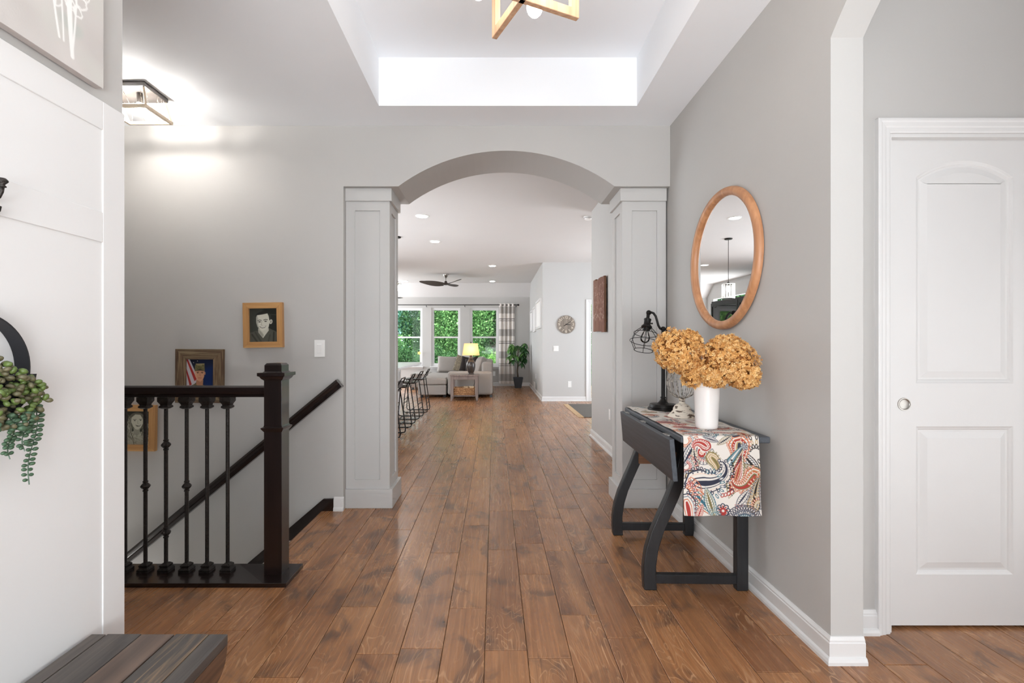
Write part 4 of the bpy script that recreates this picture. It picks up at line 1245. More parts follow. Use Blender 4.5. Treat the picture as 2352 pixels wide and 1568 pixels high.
# ---------------------------------------------------------------- wire finial
fc = Vector((1.063, 2.79, ZR))
fn = thing('wire_finial', 'chippy white decorative finial with a wire globe, between lamp and vase', 'ornament', fc)
MB().lathe([(0, 0), (.076, 0), (.078, .004), (.075, .010), (.067, .016), (.066, .021), (.058, .024), (.056, .031), (.050, .036), (.048, .050), (.040, .064), (.030, .072), (.018, .077), (.016, .084), (.0165, .100), (.020, .104), (.018, .109)], (0, 0, 0), 40).build('turned_base', M['chippy'], fn, smooth='auto')
gb = MB().lathe([(.016, .106), (.02, .109), (.004, .113)], (0, 0, 0), 20).build('globe_cup', M['wirewash'], fn)
gz, gr, gh = .192, .083, .085
for k in range(20):
    a = 2 * math.pi * k / 20
    pts = [(gr * math.sin(t) ** .9 * math.cos(a), gr * math.sin(t) ** .9 * math.sin(a), gz - gh * math.cos(t)) for t in np.linspace(.2, math.pi - .12, 15)]
    MB().tube(pts, .0019, 5).build('wire', M['wirewash'], fn, smooth=True)
MB().tube([(gr * .996 * math.cos(2 * math.pi * k / 40), gr * .996 * math.sin(2 * math.pi * k / 40), gz + .012) for k in range(40)], .0018, 5, closed=True).build('band_wire', M['wirewash'], fn, smooth=True)
MB().lathe([(.014, .268), (.016, .274), (.008, .282), (.002, .290)], (0, 0, 0), 16).build('top_button', M['wirewash'], fn, smooth=True)

# ---------------------------------------------------------------- vase of dried hydrangeas
vc = Vector((1.045, 2.425, ZR))
vs_ = thing('vase', 'tall white ceramic vase holding dried golden hydrangeas on the runner', 'vase', vc)
pr = [(0, 0), (.048, 0), (.0515, .004)]
for k in range(24):
    z = .010 + k * .0078; r_ = .0515 + (.0635 - .0515) * z / .25
    pr += [(r_, z), (r_ + .0007, z + .0035)]
pr += [(.0622, .204), (.0655, .206), (.0660, .212), (.0655, .232), (.0685, .246), (.0680, .2505), (.0650, .2505), (.062, .235), (.0605, .20), (.054, .05), (.050, .010), (0.0, .009)]
MB().lathe(pr, (0, 0, 0), 48).build('body', M['ceramic'], vs_, smooth='auto')

def floret_mat(name, a, b, c):
    m, nt, bs, N, L = nodemat(name)
    at = N.new('ShaderNodeAttribute'); at.attribute_name = 'shade'
    r = N.new('ShaderNodeValToRGB'); e = r.color_ramp.elements
    e[0].color = (*lin(a), 1); e[1].color = (*lin(c), 1); e[1].position = 1
    e.new(.5).color = (*lin(b), 1)
    L.new(at.outputs['Fac'], r.inputs[0]); L.new(r.outputs[0], bs.inputs['Base Color'])
    bs.inputs['Roughness'].default_value = .8; bs.inputs['Specular IOR Level'].default_value = .15
    tr = N.new('ShaderNodeBsdfTranslucent'); L.new(r.outputs[0], tr.inputs[0])
    mx = N.new('ShaderNodeMixShader'); mx.inputs[0].default_value = .22
    L.new(bs.outputs[0], mx.inputs[1]); L.new(tr.outputs[0], mx.inputs[2]); L.new(mx.outputs[0], N['Material Output'].inputs[0])
    return m
M['floret'] = floret_mat('dried_gold_petals', (188, 128, 66), (234, 184, 114), (250, 222, 166))
def hydrangea(label, lobes, n, seed, stem):
    rg = random.Random(seed)
    root = thing('dried_hydrangea', label, 'flower', lobes[0][0], group=None)
    v, f, sh = [], [], []
    per = int(n * 2.1) // len(lobes)
    for c, rad, sq in lobes:
        for i in range(per):
            z = rg.uniform(-1, 1); a = rg.uniform(0, 2 * math.pi); rr2 = math.sqrt(1 - z * z)
            nrm = Vector((rr2 * math.cos(a), rr2 * math.sin(a), z))
            lump = 1 + .07 * math.sin(nrm.x * 9 + seed) * math.sin(nrm.z * 8) + rg.uniform(-.10, .05)
            p = c + Vector((nrm.x * rad, nrm.y * rad, nrm.z * rad * sq)) * lump * (1 if rg.random() < .72 else rg.uniform(.82, .97))
            if any((p - c2).length < r2 * .86 for c2, r2, _ in lobes if c2 is not c): continue
            nn = (nrm + Vector((rg.uniform(-.6, .6), rg.uniform(-.6, .6), rg.uniform(-.6, .6)))).normalized()
            t = nn.orthogonal().normalized(); b = nn.cross(t)
            s = rg.uniform(.0065, .0105); a0 = rg.uniform(0, 6.28); tone = min(max(rg.gauss(.55, .24), 0), 1)
            for k in range(4):
                an = a0 + k * math.pi / 2
                d1 = t * math.cos(an) + b * math.sin(an); d2 = nn.cross(d1)
                cup = rg.uniform(.0, .6)
                o = len(v)
                v += [p, p + d1 * s * .62 + d2 * s * .46 + nn * s * cup * .35, p + d1 * s * 1.1 + nn * s * (cup + rg.uniform(-.35, .25)), p + d1 * s * .62 - d2 * s * .46 + nn * s * cup * .35]
                f += [(o, o + 1, o + 2), (o, o + 2, o + 3)]
                tt = min(max(tone + rg.uniform(-.15, .15), 0), 1); sh += [tt * .7, tt, min(tt + .1, 1), tt]
    loc = root.location
    me = bpy.data.meshes.new('florets'); me.from_pydata([tuple(Vector(p) - loc) for p in v], [], f)
    at = me.attributes.new('shade', 'FLOAT', 'POINT'); at.data.foreach_set('value', np.array(sh, np.float32))
    me.materials.append(M['floret'])
    o = bpy.data.objects.new('florets', me); COL.objects.link(o); o.parent = root; o['kind'] = 'stuff'
    core = MB()
    for c, rad, sq in lobes[:1]: core.ball(c, rad * .72, 10, sq)
    core.build('flower_core', M['flower_core'], root, world=True, smooth=True)
    MB().tube([lobes[0][0], lobes[0][0].lerp(stem, .5) + Vector((0, 0, -.01)), stem, Vector((vc.x, vc.y, ZR + .03))], .0028, 6).build('stem', M['bark'], root, world=True)
M['flower_core'] = paint('dried_inner_petals', (150, 98, 46), .9, var=.3, vscale=60)
rim = Vector((vc.x, vc.y, ZR + .24))
def hp_(x, y, d): return P(x, y, d)
px = 2.40 / F
hydrangea('dried golden hydrangea head leaning left toward the cage lamp', [(hp_(1549, 802, 2.40), 46 * px, 1.0), (hp_(1583, 792, 2.42), 30 * px, 1.1), (hp_(1560, 822, 2.38), 40 * px, .85)], 1500, 3, rim + Vector((-.05, 0, 0)))
hydrangea('dried golden hydrangea head in the middle, largest, right above the vase', [(hp_(1655, 834, 2.36), 52 * px, 1.0), (hp_(1668, 806, 2.38), 38 * px, .95), (hp_(1640, 858, 2.35), 34 * px, .9)], 1700, 5, rim)
hydrangea('dried golden hydrangea head on the right, nearest the wall below the mirror', [(hp_(1696, 836, 2.30), 42 * px, 1.1), (hp_(1708, 862, 2.27), 32 * px, .9), (hp_(1686, 812, 2.33), 34 * px, 1.0)], 1200, 7, rim + Vector((.045, -.01, 0)))
hydrangea('small dried hydrangea cluster drooping over the left vase rim', [(hp_(1590, 862, 2.40), 24 * px, 1.15), (hp_(1602, 846, 2.38), 20 * px, 1.0)], 420, 9, rim + Vector((-.055, -.01, 0)))

# ---------------------------------------------------------------- round mirror
MIRROR_ROT = 1.3
mc = Vector((XR - .004, 2.70, 1.667))
mr = thing('round_mirror', 'round wall mirror in a rounded honey wood frame above the table', 'mirror', mc)
R0, R1 = .385, .338
pr = [(R1, 0), (R1, .014), (R1 + .004, .022), (R1 + .012, .029), (R1 + .023, .031), (R1 + .036, .028), (R0 - .003, .019), (R0, .008), (R0, 0)]
n = 72
vs, fs = [], []
for j in range(n):
    a = 2 * math.pi * j / n
    for r_, h_ in pr: vs.append((-h_, r_ * math.cos(a), r_ * math.sin(a)))
m_ = len(pr)
for j in range(n):
    j2 = (j + 1) % n
    for k in range(m_):
        fs.append((j * m_ + k, j2 * m_ + k, j2 * m_ + (k + 1) % m_, j * m_ + (k + 1) % m_))
MB().add(vs, fs).build('frame', M['mirror_wood'], mr, smooth='auto')
MB().lathe([(R1 + .003, .002), (R1 + .003, .008)], (0, 0, 0), 64, axis=(-1, 0, 0)).build('glass', M['mirror'], mr)
mr.rotation_euler = (0, 0, math.radians(MIRROR_ROT))
mr.location = mc + Vector((-.385 * math.sin(math.radians(abs(MIRROR_ROT))), 0, 0))
# ---------------------------------------------------------------- bench
bn = thing('storage_bench', 'dark stained plank bench along the white panelled left wall', 'bench', (-.87, .6, 0))
ZB = .45
bxs = [-1.046, -1.0065, -.9155, -.829, -.740, -.690]
bm_ = [M['bench'], M['bench'], M['bench_brown'], M['bench_grain'], M['bench']]
for k in range(5):
    MB().box(bxs[k] + .0012, bxs[k + 1] - .0012, -.25, 1.277 + (.0015 if k % 2 else -.001), ZB - .026, ZB - (.0008 if k % 2 else 0)).build('plank', bm_[k], bn, world=True, bevel=.0022, seg=2)
fp = [(-.692, ZB - .027), (-.6935, .405), (-.698, .375), (-.7075, .345), (-.722, .315), (-.738, .27), (-.752, .20), (-.760, .10), (-.762, 0)]
MB().prism(fp + [(x - .022, z) for x, z in fp[::-1]], -.25, 1.275, 'y').build('front_panel', M['bench_front'], bn, world=True, smooth='auto')
MB().prism([(x - .022, z) for x, z in fp] + [(-1.044, 0), (-1.044, ZB - .027)], 1.25, 1.272, 'y').build('end_panel', M['bench_front'], bn, world=True)
box_part('back_panel', M['bench'], bn, -1.046, -1.03, -.25, 1.249, 0, ZB - .027)

# ---------------------------------------------------------------- painted board above the wainscot
aw, ah = .50, .62
AY1, AZ0 = 1.302, 1.876
art = thing('wall_art', 'grey painted board with white line drawn flowers above the white wainscot', 'wall art', (XL + .012, AY1 - aw / 2, AZ0))
box_part('board', paint('grey_board_edge', (176, 168, 164), .8, var=.05, vscale=9), art, XL + .006, XL + .026, AY1 - aw, AY1, AZ0, AZ0 + ah, .0015, 1)
ra = Ras(aw, ah, .002, (196, 191, 187))
rg = random.Random(4)
for _ in range(40):
    ra.ell(rg.uniform(0, aw), rg.uniform(0, ah), rg.uniform(.02, .08), rg.uniform(.02, .06), rg.choice(((201, 196, 192), (191, 186, 182), (196, 194, 188))), rg.random() * 3, soft=.04)
for _ in range(5):
    ra.ell(rg.uniform(.28, .47), ah - rg.uniform(.05, .2), .022, .016, (184, 186, 180), rg.random() * 3, soft=.012)
WH = (232, 231, 228)
def au(y, z): return (y - (AY1 - aw), ah - (z - AZ0))
def curve(p0, p1, bend, n=14):
    a, b = Vector(p0), Vector(p1); m = (a + b) / 2 + Vector((-(b - a).y, (b - a).x)) * bend
    return [tuple(a * (1 - t) ** 2 + m * 2 * t * (1 - t) + b * t * t) for t in [k / n for k in range(n + 1)]]
for (p0, p1, bd, w) in [((1.135, 2.25), (1.170, 1.932), .05, .006), ((1.150, 2.25), (1.182, 1.93), -.03, .0045), ((1.190, 2.25), (1.205, 1.905), .04, .007), ((1.215, 2.25), (1.206, 1.91), -.05, .005), ((1.20, 2.05), (1.207, 1.905), .02, .010),
                        ((1.125, 2.16), (1.160, 2.00), -.14, .0035), ((1.160, 2.00), (1.178, 2.02), .3, .003), ((1.10, 2.20), (1.125, 2.06), .12, .003)]:
    ra.line(curve(au(*p0), au(*p1), bd), w, WH)
for cy_, cz_, r_ in ((1.232, 2.055, .016), (1.240, 2.085, .018), (1.222, 2.025, .012), (1.150, 2.07, .02), (1.132, 2.12, .022), (1.2, 2.03, .014), (1.245, 2.12, .02)):
    u, v = au(cy_, cz_)
    for _ in range(3):
        pts = [(u + (r_ + rg.uniform(-.004, .004)) * math.cos(a + _), v + (r_ + rg.uniform(-.004, .004)) * math.sin(a + _)) for a in np.linspace(0, 5.2, 14)]
        ra.line(pts, .0022, WH)
for bx0 in (.05, .18, .30, .40):
    for _ in range(16):
        a = rg.uniform(0, 6.28); u, v = bx0 + rg.uniform(-.05, .05), rg.uniform(.06, .22)
        ra.line(curve((u, v), (u + .05 * math.cos(a), v + .05 * math.sin(a)), rg.uniform(-.5, .5)), .0025, WH)
ra.mesh('painting', M['canvas'], lambda U, V: (XL + .0268 + 0 * U, AY1 - aw + U, AZ0 + ah - V), art, world=True)

# ---------------------------------------------------------------- coat hook
ck = thing('coat_hook', 'dark bronze coat hook on the white rail at the left edge', 'hook', (XP, 1.018, 1.51))
MB().box(XP, XP + .006, 1.006, 1.030, 1.462, 1.552).build('back_plate', M['iron'], ck, world=True, bevel=.003)
hk = [(XP + .004, 1.018, 1.500), (XP + .018, 1.018, 1.500), (XP + .029, 1.018, 1.506), (XP + .035, 1.018, 1.517), (XP + .037, 1.018, 1.530)]
MB().tube(hk, [.0055, .005, .0045, .0042, .004], 10).build('prong', M['iron'], ck, world=True, smooth=True)
MB().lathe([(.004, 0), (.0065, .001), (.0065, .003), (.004, .005), (.005, .007), (.0095, .012), (.0095, .015), (.006, .019), (0.0005, .020)], (XP + .037, 1.018, 1.525), 16).build('knob', M['iron'], ck, world=True, smooth=True)
MB().tube([(XP + .004, 1.018, 1.478), (XP + .02, 1.018, 1.472), (XP + .028, 1.018, 1.478), (XP + .03, 1.018, 1.487)], .0045, 8).build('prong', M['iron'], ck, world=True, smooth=True)

# ---------------------------------------------------------------- hoop planter with trailing succulents
HR, HY, HZ = .118, .970, 1.150
hpn = thing('hoop_planter', 'black hoop wall planter on the white panelled wall', 'planter', (XL, HY, HZ))
n = 64; vs, fs = [], []
prh = [(HR, .004), (HR, .036), (HR - .004, .037), (HR - .004, .004)]
for j in range(n):
    a = 2 * math.pi * j / n
    for r_, h_ in prh: vs.append((XL + h_, HY + r_ * math.cos(a), HZ + r_ * math.sin(a)))
for j in range(n):
    j2 = (j + 1) % n
    for k in range(4): fs.append((j * 4 + k, j2 * 4 + k, j2 * 4 + (k + 1) % 4, j * 4 + (k + 1) % 4))
MB().add(vs, fs).build('hoop', paint('black_hoop_metal', (34, 34, 38), .5, metal=.3, var=.05), hpn, world=True, smooth='auto')
pk = [(HY + (HR - .005) * math.cos(a), HZ + (HR - .005) * math.sin(a)) for a in np.linspace(math.pi * 1.04, math.pi * 1.96, 24)]
MB().prism(pk, XL + .005, XL + .055, 'x').build('half_pot', M['black_gloss'], hpn, world=True)
def bead_mesh():
    bm = bmesh.new(); bmesh.ops.create_icosphere(bm, subdivisions=2, radius=1)
    for v in bm.verts:
        v.co.z *= 1.5; t = (v.co.z + 1.5) / 3; k = .62 + .5 * math.sin(math.pi * min(t * .62 + .12, 1)); v.co.x *= k; v.co.y *= k
    me = bpy.data.meshes.new('leaf'); bm.to_mesh(me); bm.free()
    me.polygons.foreach_set('use_smooth', [True] * len(me.polygons))
    return me
bead0 = bead_mesh(); beads = []
for mk in ('succ_a', 'succ_b', 'succ_c'):
    q = bead0.copy(); q.materials.append(M[mk]); beads.append(q)
su = thing('trailing_succulent', 'green trailing succulent with bead leaves spilling from the hoop planter', 'plant', (XL + .05, HY, HZ))
rg = random.Random(12)
stemsb = MB()
def bead(p, dirv, s, mat):
    o = bpy.data.objects.new('leaf', beads[mat]); COL.objects.link(o); o.parent = su
    o.location = p - su.location
    o.rotation_euler = Vector((0, 0, 1)).rotation_difference(dirv.normalized()).to_euler()
    o.scale = (s * .0052, s * .0052, s * .0056)
nb = 0
for k in range(250):
    # mounded mass; only its right (far) half shows past the picture edge
    y = HY + rg.uniform(.0, .118); t = (y - HY) / .118
    z = HZ - .13 + rg.random() ** .8 * (.165 - .075 * t)
    if z < HZ - .06 - .05 * rg.random() and t > .75: continue
    x = XL + .045 + .036 * rg.random()
    d = Vector((rg.uniform(.1, .9), rg.uniform(-.2, 1), rg.uniform(-.8, .6)))
    bead(Vector((x, y, z)), d, rg.uniform(.78, 1.12), rg.choice((0, 0, 1, 1)) if z > HZ - .09 else rg.choice((1, 2)))
def strand(p0, dy, length, nbd, mat, amp=.006):
    pts = []
    for k in range(18):
        t = k / 17; pts.append(Vector((p0.x + .004 * math.sin(t * 7), p0.y + dy * t + amp * math.sin(t * 5), p0.z - length * t)))
    MB().tube(pts, .0012, 5).build('stem', M['succ_c'], su, world=True)
    for k in range(nbd):
        t = .08 + .9 * k / nbd; q = pts[int(t * 17)]
        sg = -1 if k % 2 else 1
        d = Vector((rg.uniform(-.3, .5), sg * 1.0, rg.uniform(-.2, .35)))
        bead(q + d.normalized() * .0075, d, .9 - .25 * t, mat)
strand(Vector((XL + .062, HY + .098, HZ - .075)), -.008, .175, 34, 2)
strand(Vector((XL + .066, HY + .040, HZ - .10)), .004, .085, 20, 2)
strand(Vector((XL + .070, HY + .062, HZ - .09)), .010, .085, 18, 2)

# ---------------------------------------------------------------- chandelier in the tray
cc = (.100, 1.797)
ch = thing('chandelier', 'pale wood frame chandelier with bare bulbs hanging in the tray ceiling', 'chandelier', (cc[0], cc[1], 2.45))
aA = math.atan2(.218, -.10)
for an in (aA, aA - math.pi / 2):
    mb = MB().ring('y', (-.243, .243, 2.452, 2.93), (-.208, .208, 2.487, 2.895), -.011, .011)
    R = Matrix.Translation((cc[0], cc[1], 0)) @ Matrix.Rotation(an, 4, 'Z')
    mb.xf(R).build('wood_frame', M['chand_wood'], ch, world=True, bevel=.0015, seg=1)
MB().lathe([(.012, 2.90), (.012, 3.08), (.060, 3.085), (.064, 3.104)], (cc[0], cc[1], 0), 20).build('stem_and_canopy', M['black_iron'], ch, world=True)
for k in range(4):
    an = aA - math.pi / 4 + k * math.pi / 2
    bxp = Vector((cc[0] + .172 * math.cos(an), cc[1] + .172 * math.sin(an), 0))
    MB().tube([(cc[0], cc[1], 2.80), (bxp.x, bxp.y, 2.80), (bxp.x, bxp.y, 2.66)], .006, 8).build('arm', M['black_iron'], ch, world=True)
    so = MB().lathe([(.015, 2.595), (.017, 2.60), (.017, 2.66), (.008, 2.67)], (bxp.x, bxp.y, 0), 14).build('socket', M['black_iron'], ch, world=True, smooth='auto')
    MB().ball((bxp.x, bxp.y, 2.545), .033, 14, 1.3).build('bulb', M['bulb'], ch, world=True, smooth=True)

# ---------------------------------------------------------------- flush mount light over the stairs
fl_ = thing('flush_ceiling_light', 'flush mount ceiling light with wood cage over the stair landing', 'ceiling light', (-2.26, 3.08, HC))
FX0, FX1, FY0, FY1 = -2.42, -2.105, 2.955, 3.175
box_part('canopy', M['steel_dark'], fl_, FX0, FX1, FY0, FY1, HC - .028, HC - .0005, .002, 1)
zb = 2.642
MB().ring('z', (-2.40, -2.114, 2.985, 3.235), (-2.385, -2.129, 3.0, 3.22), zb, zb + .018).build('bottom_frame', M['flush_wood'], fl_, world=True)
top = [(FX1 - .012, FY0 + .012), (FX1 - .012, FY1 - .012), (FX0 + .012, FY0 + .012), (FX0 + .012, FY1 - .012)]
bot = [(-2.122, 2.992), (-2.122, 3.228), (-2.392, 2.992), (-2.392, 3.228)]
for (a, b), (c, d) in zip(top, bot):
    MB().tube([(a, b, HC - .03), (c, d, zb + .01)], .0075, 4).build('corner_post', M['flush_wood'], fl_, world=True)
rg = random.Random(2)
def face(pa, pb, pc, pd, n):
    for k in range(n):
        u, v = rg.uniform(.05, .95), rg.uniform(.05, .95)
        a = Vector(pa).lerp(Vector(pb), u); b = Vector(pc).lerp(Vector(pd), v)
        MB().tube([a, b], .0011, 4).build('wire', M['wirewash'], fl_, world=True)
T = [(a, b, HC - .03) for a, b in top]; Bq = [(a, b, zb + .01) for a, b in bot]
face(T[0], T[1], Bq[0], Bq[1], 5); face(T[1], T[3], Bq[1], Bq[3], 5); face(T[0], T[2], Bq[0], Bq[2], 4); face(T[2], T[3], Bq[2], Bq[3], 4)
for x in (-2.20, -2.33):  # two bulbs
    MB().lathe([(.016, HC - .088), (.017, HC - .06), (.018, HC - .03)], (x, 3.05, 0), 14).build('socket', M['steel_dark'], fl_, world=True)
    MB().ball((x, 3.05, HC - .118), .028, 14, 1.15).build('bulb', M['bulb_flush'], fl_, world=True, smooth=True)

# ================================================================== GREAT ROOM THINGS
def downlight(label, x, y):
    r = thing('recessed_light', label, 'ceiling light', (x, y, HG), group='recessed ceiling lights')
    MB().lathe([(.095, -.0005), (.093, -.006), (.074, -.009), (.072, -.004), (.072, -.0005)], (0, 0, 0), 28).build('trim_ring', M['white_plastic'], r, smooth='auto')
    MB().lathe([(.0005, -.005), (.072, -.005), (.072, -.003), (.0005, -.003)], (0, 0, 0), 28).build('diffuser', M['led'], r)
for lb, x, y in (('recessed round ceiling light nearest the archway, upper left', -.978, 6.66), ('recessed ceiling light second from the archway, behind the first', -1.006, 8.30), ('recessed ceiling light right of the fan, nearer of the two', -.048, 10.86),
                 ('recessed ceiling light left of the fan, near the window wall', -2.45, 13.5), ('recessed ceiling light right of the fan, near the window wall', -.06, 13.5),
                 ('recessed ceiling light hidden behind the left column', -2.45, 10.6), ('recessed ceiling light over the kitchen island near the archway', -2.6, 6.6)):
    downlight(lb, x, y)
sd_ = thing('smoke_detector', 'white round smoke detector on the ceiling past the hall corner', 'detector', (1.275, 6.70, HG))
MB().lathe([(.062, 0), (.062, -.012), (.055, -.018), (.050, -.034), (.042, -.042), (0.0005, -.043)], (0, 0, 0), 24).build('body', M['white_plastic'], sd_, smooth='auto')
MB().lathe([(.0585, -.0175), (.058, -.021), (.054, -.021)], (0, 0, 0), 24).build('vent_ring', M['steel_dark'], sd_)

def pendant(label, x, y):
    r = thing('pendant_light', label, 'pendant light', (x, y, HG), group='island pendant lights')
    MB().lathe([(.062, 0), (.062, -.012), (.055, -.02), (.006, -.024)], (0, 0, 0), 20).build('canopy', M['black_iron'], r, smooth='auto')
    MB().tube([(0, 0, -.02), (0, 0, -.72)], .004, 6).build('cord', M['black_iron'], r)
    MB().lathe([(.018, -.77), (.018, -.72), (.006, -.71)], (0, 0, 0), 12).build('socket', M['black_iron'], r)
    for z in (-.757, -.985):
        MB().lathe([(.088, z), (.100, z), (.100, z + .014), (.088, z + .014), (.088, z)], (0, 0, 0), 24).build('hoop', M['white_plastic'], r, smooth='auto')
    for k in range(14):
        a = 2 * math.pi * k / 14
        MB().tube([(.094 * math.cos(a), .094 * math.sin(a), -.976), (.094 * math.cos(a), .094 * math.sin(a), -.75)], .008, 6).build('glass_rod', M['rod_glass'], r, smooth=True)
    MB().tube([(-.09, 0, -.75), (.09, 0, -.75)], .003, 5).build('cross_bar', M['nickel'], r)
    MB().ball((0, 0, -.83), .034, 12, 1.3).build('bulb', M['bulb_pend'], r, smooth=True)
pendant('glass rod pendant light at the far end of the island, edge showing past the column', -1.575, 7.95)
pendant('glass rod pendant light over the middle of the island', -1.575, 6.75)

# ceiling fan
fx, fy = -1.21, 12.2
fan_ = thing('ceiling_fan', 'three blade dark wood ceiling fan in the living room', 'ceiling fan', (fx, fy, HG))
MB().lathe([(.070, 0), (.070, -.012), (.045, -.06), (.016, -.085)], (0, 0, 0), 24).build('canopy', M['nickel'], fan_, smooth='auto')
MB().tube([(0, 0, -.08), (0, 0, -.19)], .010, 10).build('downrod', M['nickel'], fan_, smooth=True)
MB().lathe([(.016, -.165), (.030, -.175), (.036, -.21), (.075, -.222), (.082, -.245), (.060, -.262), (0.0005, -.266)], (0, 0, 0), 24).build('motor', M['fan_wood'], fan_, smooth='auto')
def blade(an):
    vs, fs = [], []
    N_ = 18
    for k in range(N_ + 1):
        t = k / N_; r_ = .05 + .60 * t
        w = .07 + .06 * math.sin(math.pi * min(t * 1.15, 1)) * (1 if t < .9 else 1) 
        if t > .85: w *= math.sqrt(max(1 - ((t - .85) / .15) ** 2, .02))
        tw = .42 * (1 - .4 * t); zc = -.245 + .055 * t ** 1.6
        for s, th in ((-1, .004), (1, .004), (1, -.004), (-1, -.004)):
            vs.append((r_, s * w * math.cos(tw), zc + s * w * math.sin(tw) + th))
    for k in range(N_):
        for j in range(4): fs.append((4 * k + j, 4 * k + (j + 1) % 4, 4 * k + 4 + (j + 1) % 4, 4 * k + 4 + j))
    fs += [(3, 2, 1, 0), tuple(4 * N_ + j for j in range(4))]
    b = MB().add(vs, fs).build('blade', M['fan_wood'], fan_, smooth='auto')
    b.rotation_euler = (0, 0, an)
for an in (math.radians(-172), math.radians(-52), math.radians(68)): blade(an)

# hall wall: plank sign, outlet
SY0, SY1, SZ0, SZ1 = 5.52, 6.13, 1.352, 1.985
sg = thing('plank_sign', 'reddish brown wooden plank sign with worn white lettering on the hall wall', 'sign', (XR, (SY0 + SY1) / 2, SZ0))
nbd = 4
wst = (SY1 - SY0) / nbd
rs = random.Random(6)
for k in range(nbd):
    y1 = SY1 - k * wst; y0 = y1 - wst + .003
    z0 = SZ0 + rs.uniform(-.012, .012); z1 = SZ1 + rs.uniform(-.012, .012)
    bo = MB().box(XR - .042, XR - .018, y0, y1, z0, z1).build('board', M['sign_edge'], sg, world=True, bevel=.002)
    w, h = y1 - y0, z1 - z0
    base = rs.choice(((116, 84, 72), (126, 94, 80), (108, 78, 67)))
    r = Ras(w, h, .004, base)
    for _ in range(60):
        u = rs.uniform(0, w); v0 = rs.uniform(0, h); c = rs.choice(((100, 64, 54), (150, 108, 92), (140, 96, 82), (110, 74, 62)))
        r.line([(u, v0), (u + rs.uniform(-.004, .004), v0 + rs.uniform(.05, .3))], rs.uniform(.003, .008), c)
    WHT = (196, 176, 164)
    for row, amt in ((.14, 5), (.26, 5), (.34, 4), (.44, 8), (.57, 5), (.68, 9), (.74, 9)):
        for _ in range(amt):
            u = rs.uniform(.0, w); v = h * row + rs.uniform(-.018, .018)
            r.line([(u, v), (u + rs.uniform(-.03, .03), v + rs.uniform(-.035, .035))], .005, WHT)
    for _ in range(60):
        r.ell(rs.uniform(0, w), rs.uniform(0, h), rs.uniform(.004, .012), rs.uniform(.01, .03), base, 0, soft=.01)
    r.mesh('painted_face', M['sign_wood'], lambda U, V: (XR - .0424 + 0 * U, y1 - U, z1 - V), bo, world=True)
for z in (SZ0 + .12, SZ1 - .12):
    MB().box(XR - .018, XR - .001, SY0 + .05, SY1 - .05, z - .02, z + .02).build('batten', M['sign_edge'], sg, world=True)
plate('wall_outlet', 'white outlet plate low on the hall wall by the right column', .43, 0, 0, 0, 5.42, 'outlet', 'outlet', 'x', XR - .0005)

# clock wall
clk = thing('wall_clock', 'round driftwood grey wall clock with white numerals showing nine past three', 'clock', (P(1300, 745, 10.43).x, 10.43, P(1300, 745, 10.43).z))
CR = .192
for k in range(5):
    x0, x1 = -CR + k * .4 * CR, -CR + (k + 1) * .4 * CR - .002
    xsb = np.linspace(x0, x1, 9)
    up_ = [(x, math.sqrt(max(CR * CR - x * x, 0))) for x in xsb]
    pl = [(x, -z) for x, z in up_] + up_[::-1]
    pl = [p for i, p in enumerate(pl) if i == 0 or (Vector(p) - Vector(pl[i - 1])).length > 1e-5]
    if (Vector(pl[0]) - Vector(pl[-1])).length < 1e-5: pl.pop()
    c = (138, 128, 118) if k % 2 else (148, 137, 126)
    MB().prism(pl, -.022, -.004, 'y').build('board', wood('clock_board_%d' % k, tuple(v + 8 for v in c), tuple(v - 28 for v in c), 'z', 2.5, .85, .2), clk)
def text_mesh(s, size, depth, mat, parent, loc, rot, name):
    cu = bpy.data.curves.new('numeral', 'FONT'); cu.body = s; cu.size = size; cu.extrude = depth; cu.align_x = 'CENTER'; cu.align_y = 'CENTER'
    to = bpy.data.objects.new('numeral_src', cu); COL.objects.link(to)
    dg = bpy.context.evaluated_depsgraph_get()
    me = bpy.data.meshes.new_from_object(to.evaluated_get(dg)); me.name = name
    bpy.data.objects.remove(to)
    me.materials.clear(); me.materials.append(mat)
    o = bpy.data.objects.new(name, me); COL.objects.link(o); o.parent = parent
    o.location = loc; o.rotation_euler = rot
    return o
M['numeral'] = paint('cream_numeral_paint', (226, 216, 200), .7, var=.05, vscale=40)
for k in range(1, 13):
    a = math.radians(90 - 30 * k)
    rot_y = math.radians(30 * k) if k in (1, 2, 10, 11, 12, 3, 9) else math.radians(30 * k - 180)
    if k in (3, 9): rot_y = 0
    if k in (4, 5, 7, 8): rot_y = math.radians(30 * k - 180) if k in (5, 7) else math.radians((30 * k - 180) * .6)
    if k == 6: rot_y = 0
    text_mesh(str(k), .078, .0008, M['numeral'], clk, (CR * .77 * math.cos(a), -.0232, CR * .77 * math.sin(a)), (math.pi / 2, rot_y, 0), 'numeral')
def hand(a, l0, l1, w):
    d = Vector((math.sin(a), 0, math.cos(a))); q = Vector((d.z, 0, -d.x))
    p0, p1 = d * -l0, d * l1
    vs = [p0 - q * w, p0 + q * w, p1 + q * w * .5, p1 - q * w * .5]
    MB().add([(v.x, -.028, v.z) for v in vs] + [(v.x, -.026, v.z) for v in vs], [(0, 1, 2, 3), (7, 6, 5, 4)] + [(i, (i + 1) % 4, 4 + (i + 1) % 4, 4 + i) for i in range(4)]).build('hand', M['black_gloss'], clk)
hand(math.radians(56), .06, .14, .0045); hand(math.radians(94), .0, .095, .006)
MB().lathe([(.012, 0), (.012, .008), (.004, .012)], (0, -.022, 0), 12, axis=(0, -1, 0)).build('hub', M['black_gloss'], clk)
plate('light_switch', 'white double light switch under the round clock', 1271, 794, 1283, 806, 10.4295, 'double', 'light switch')
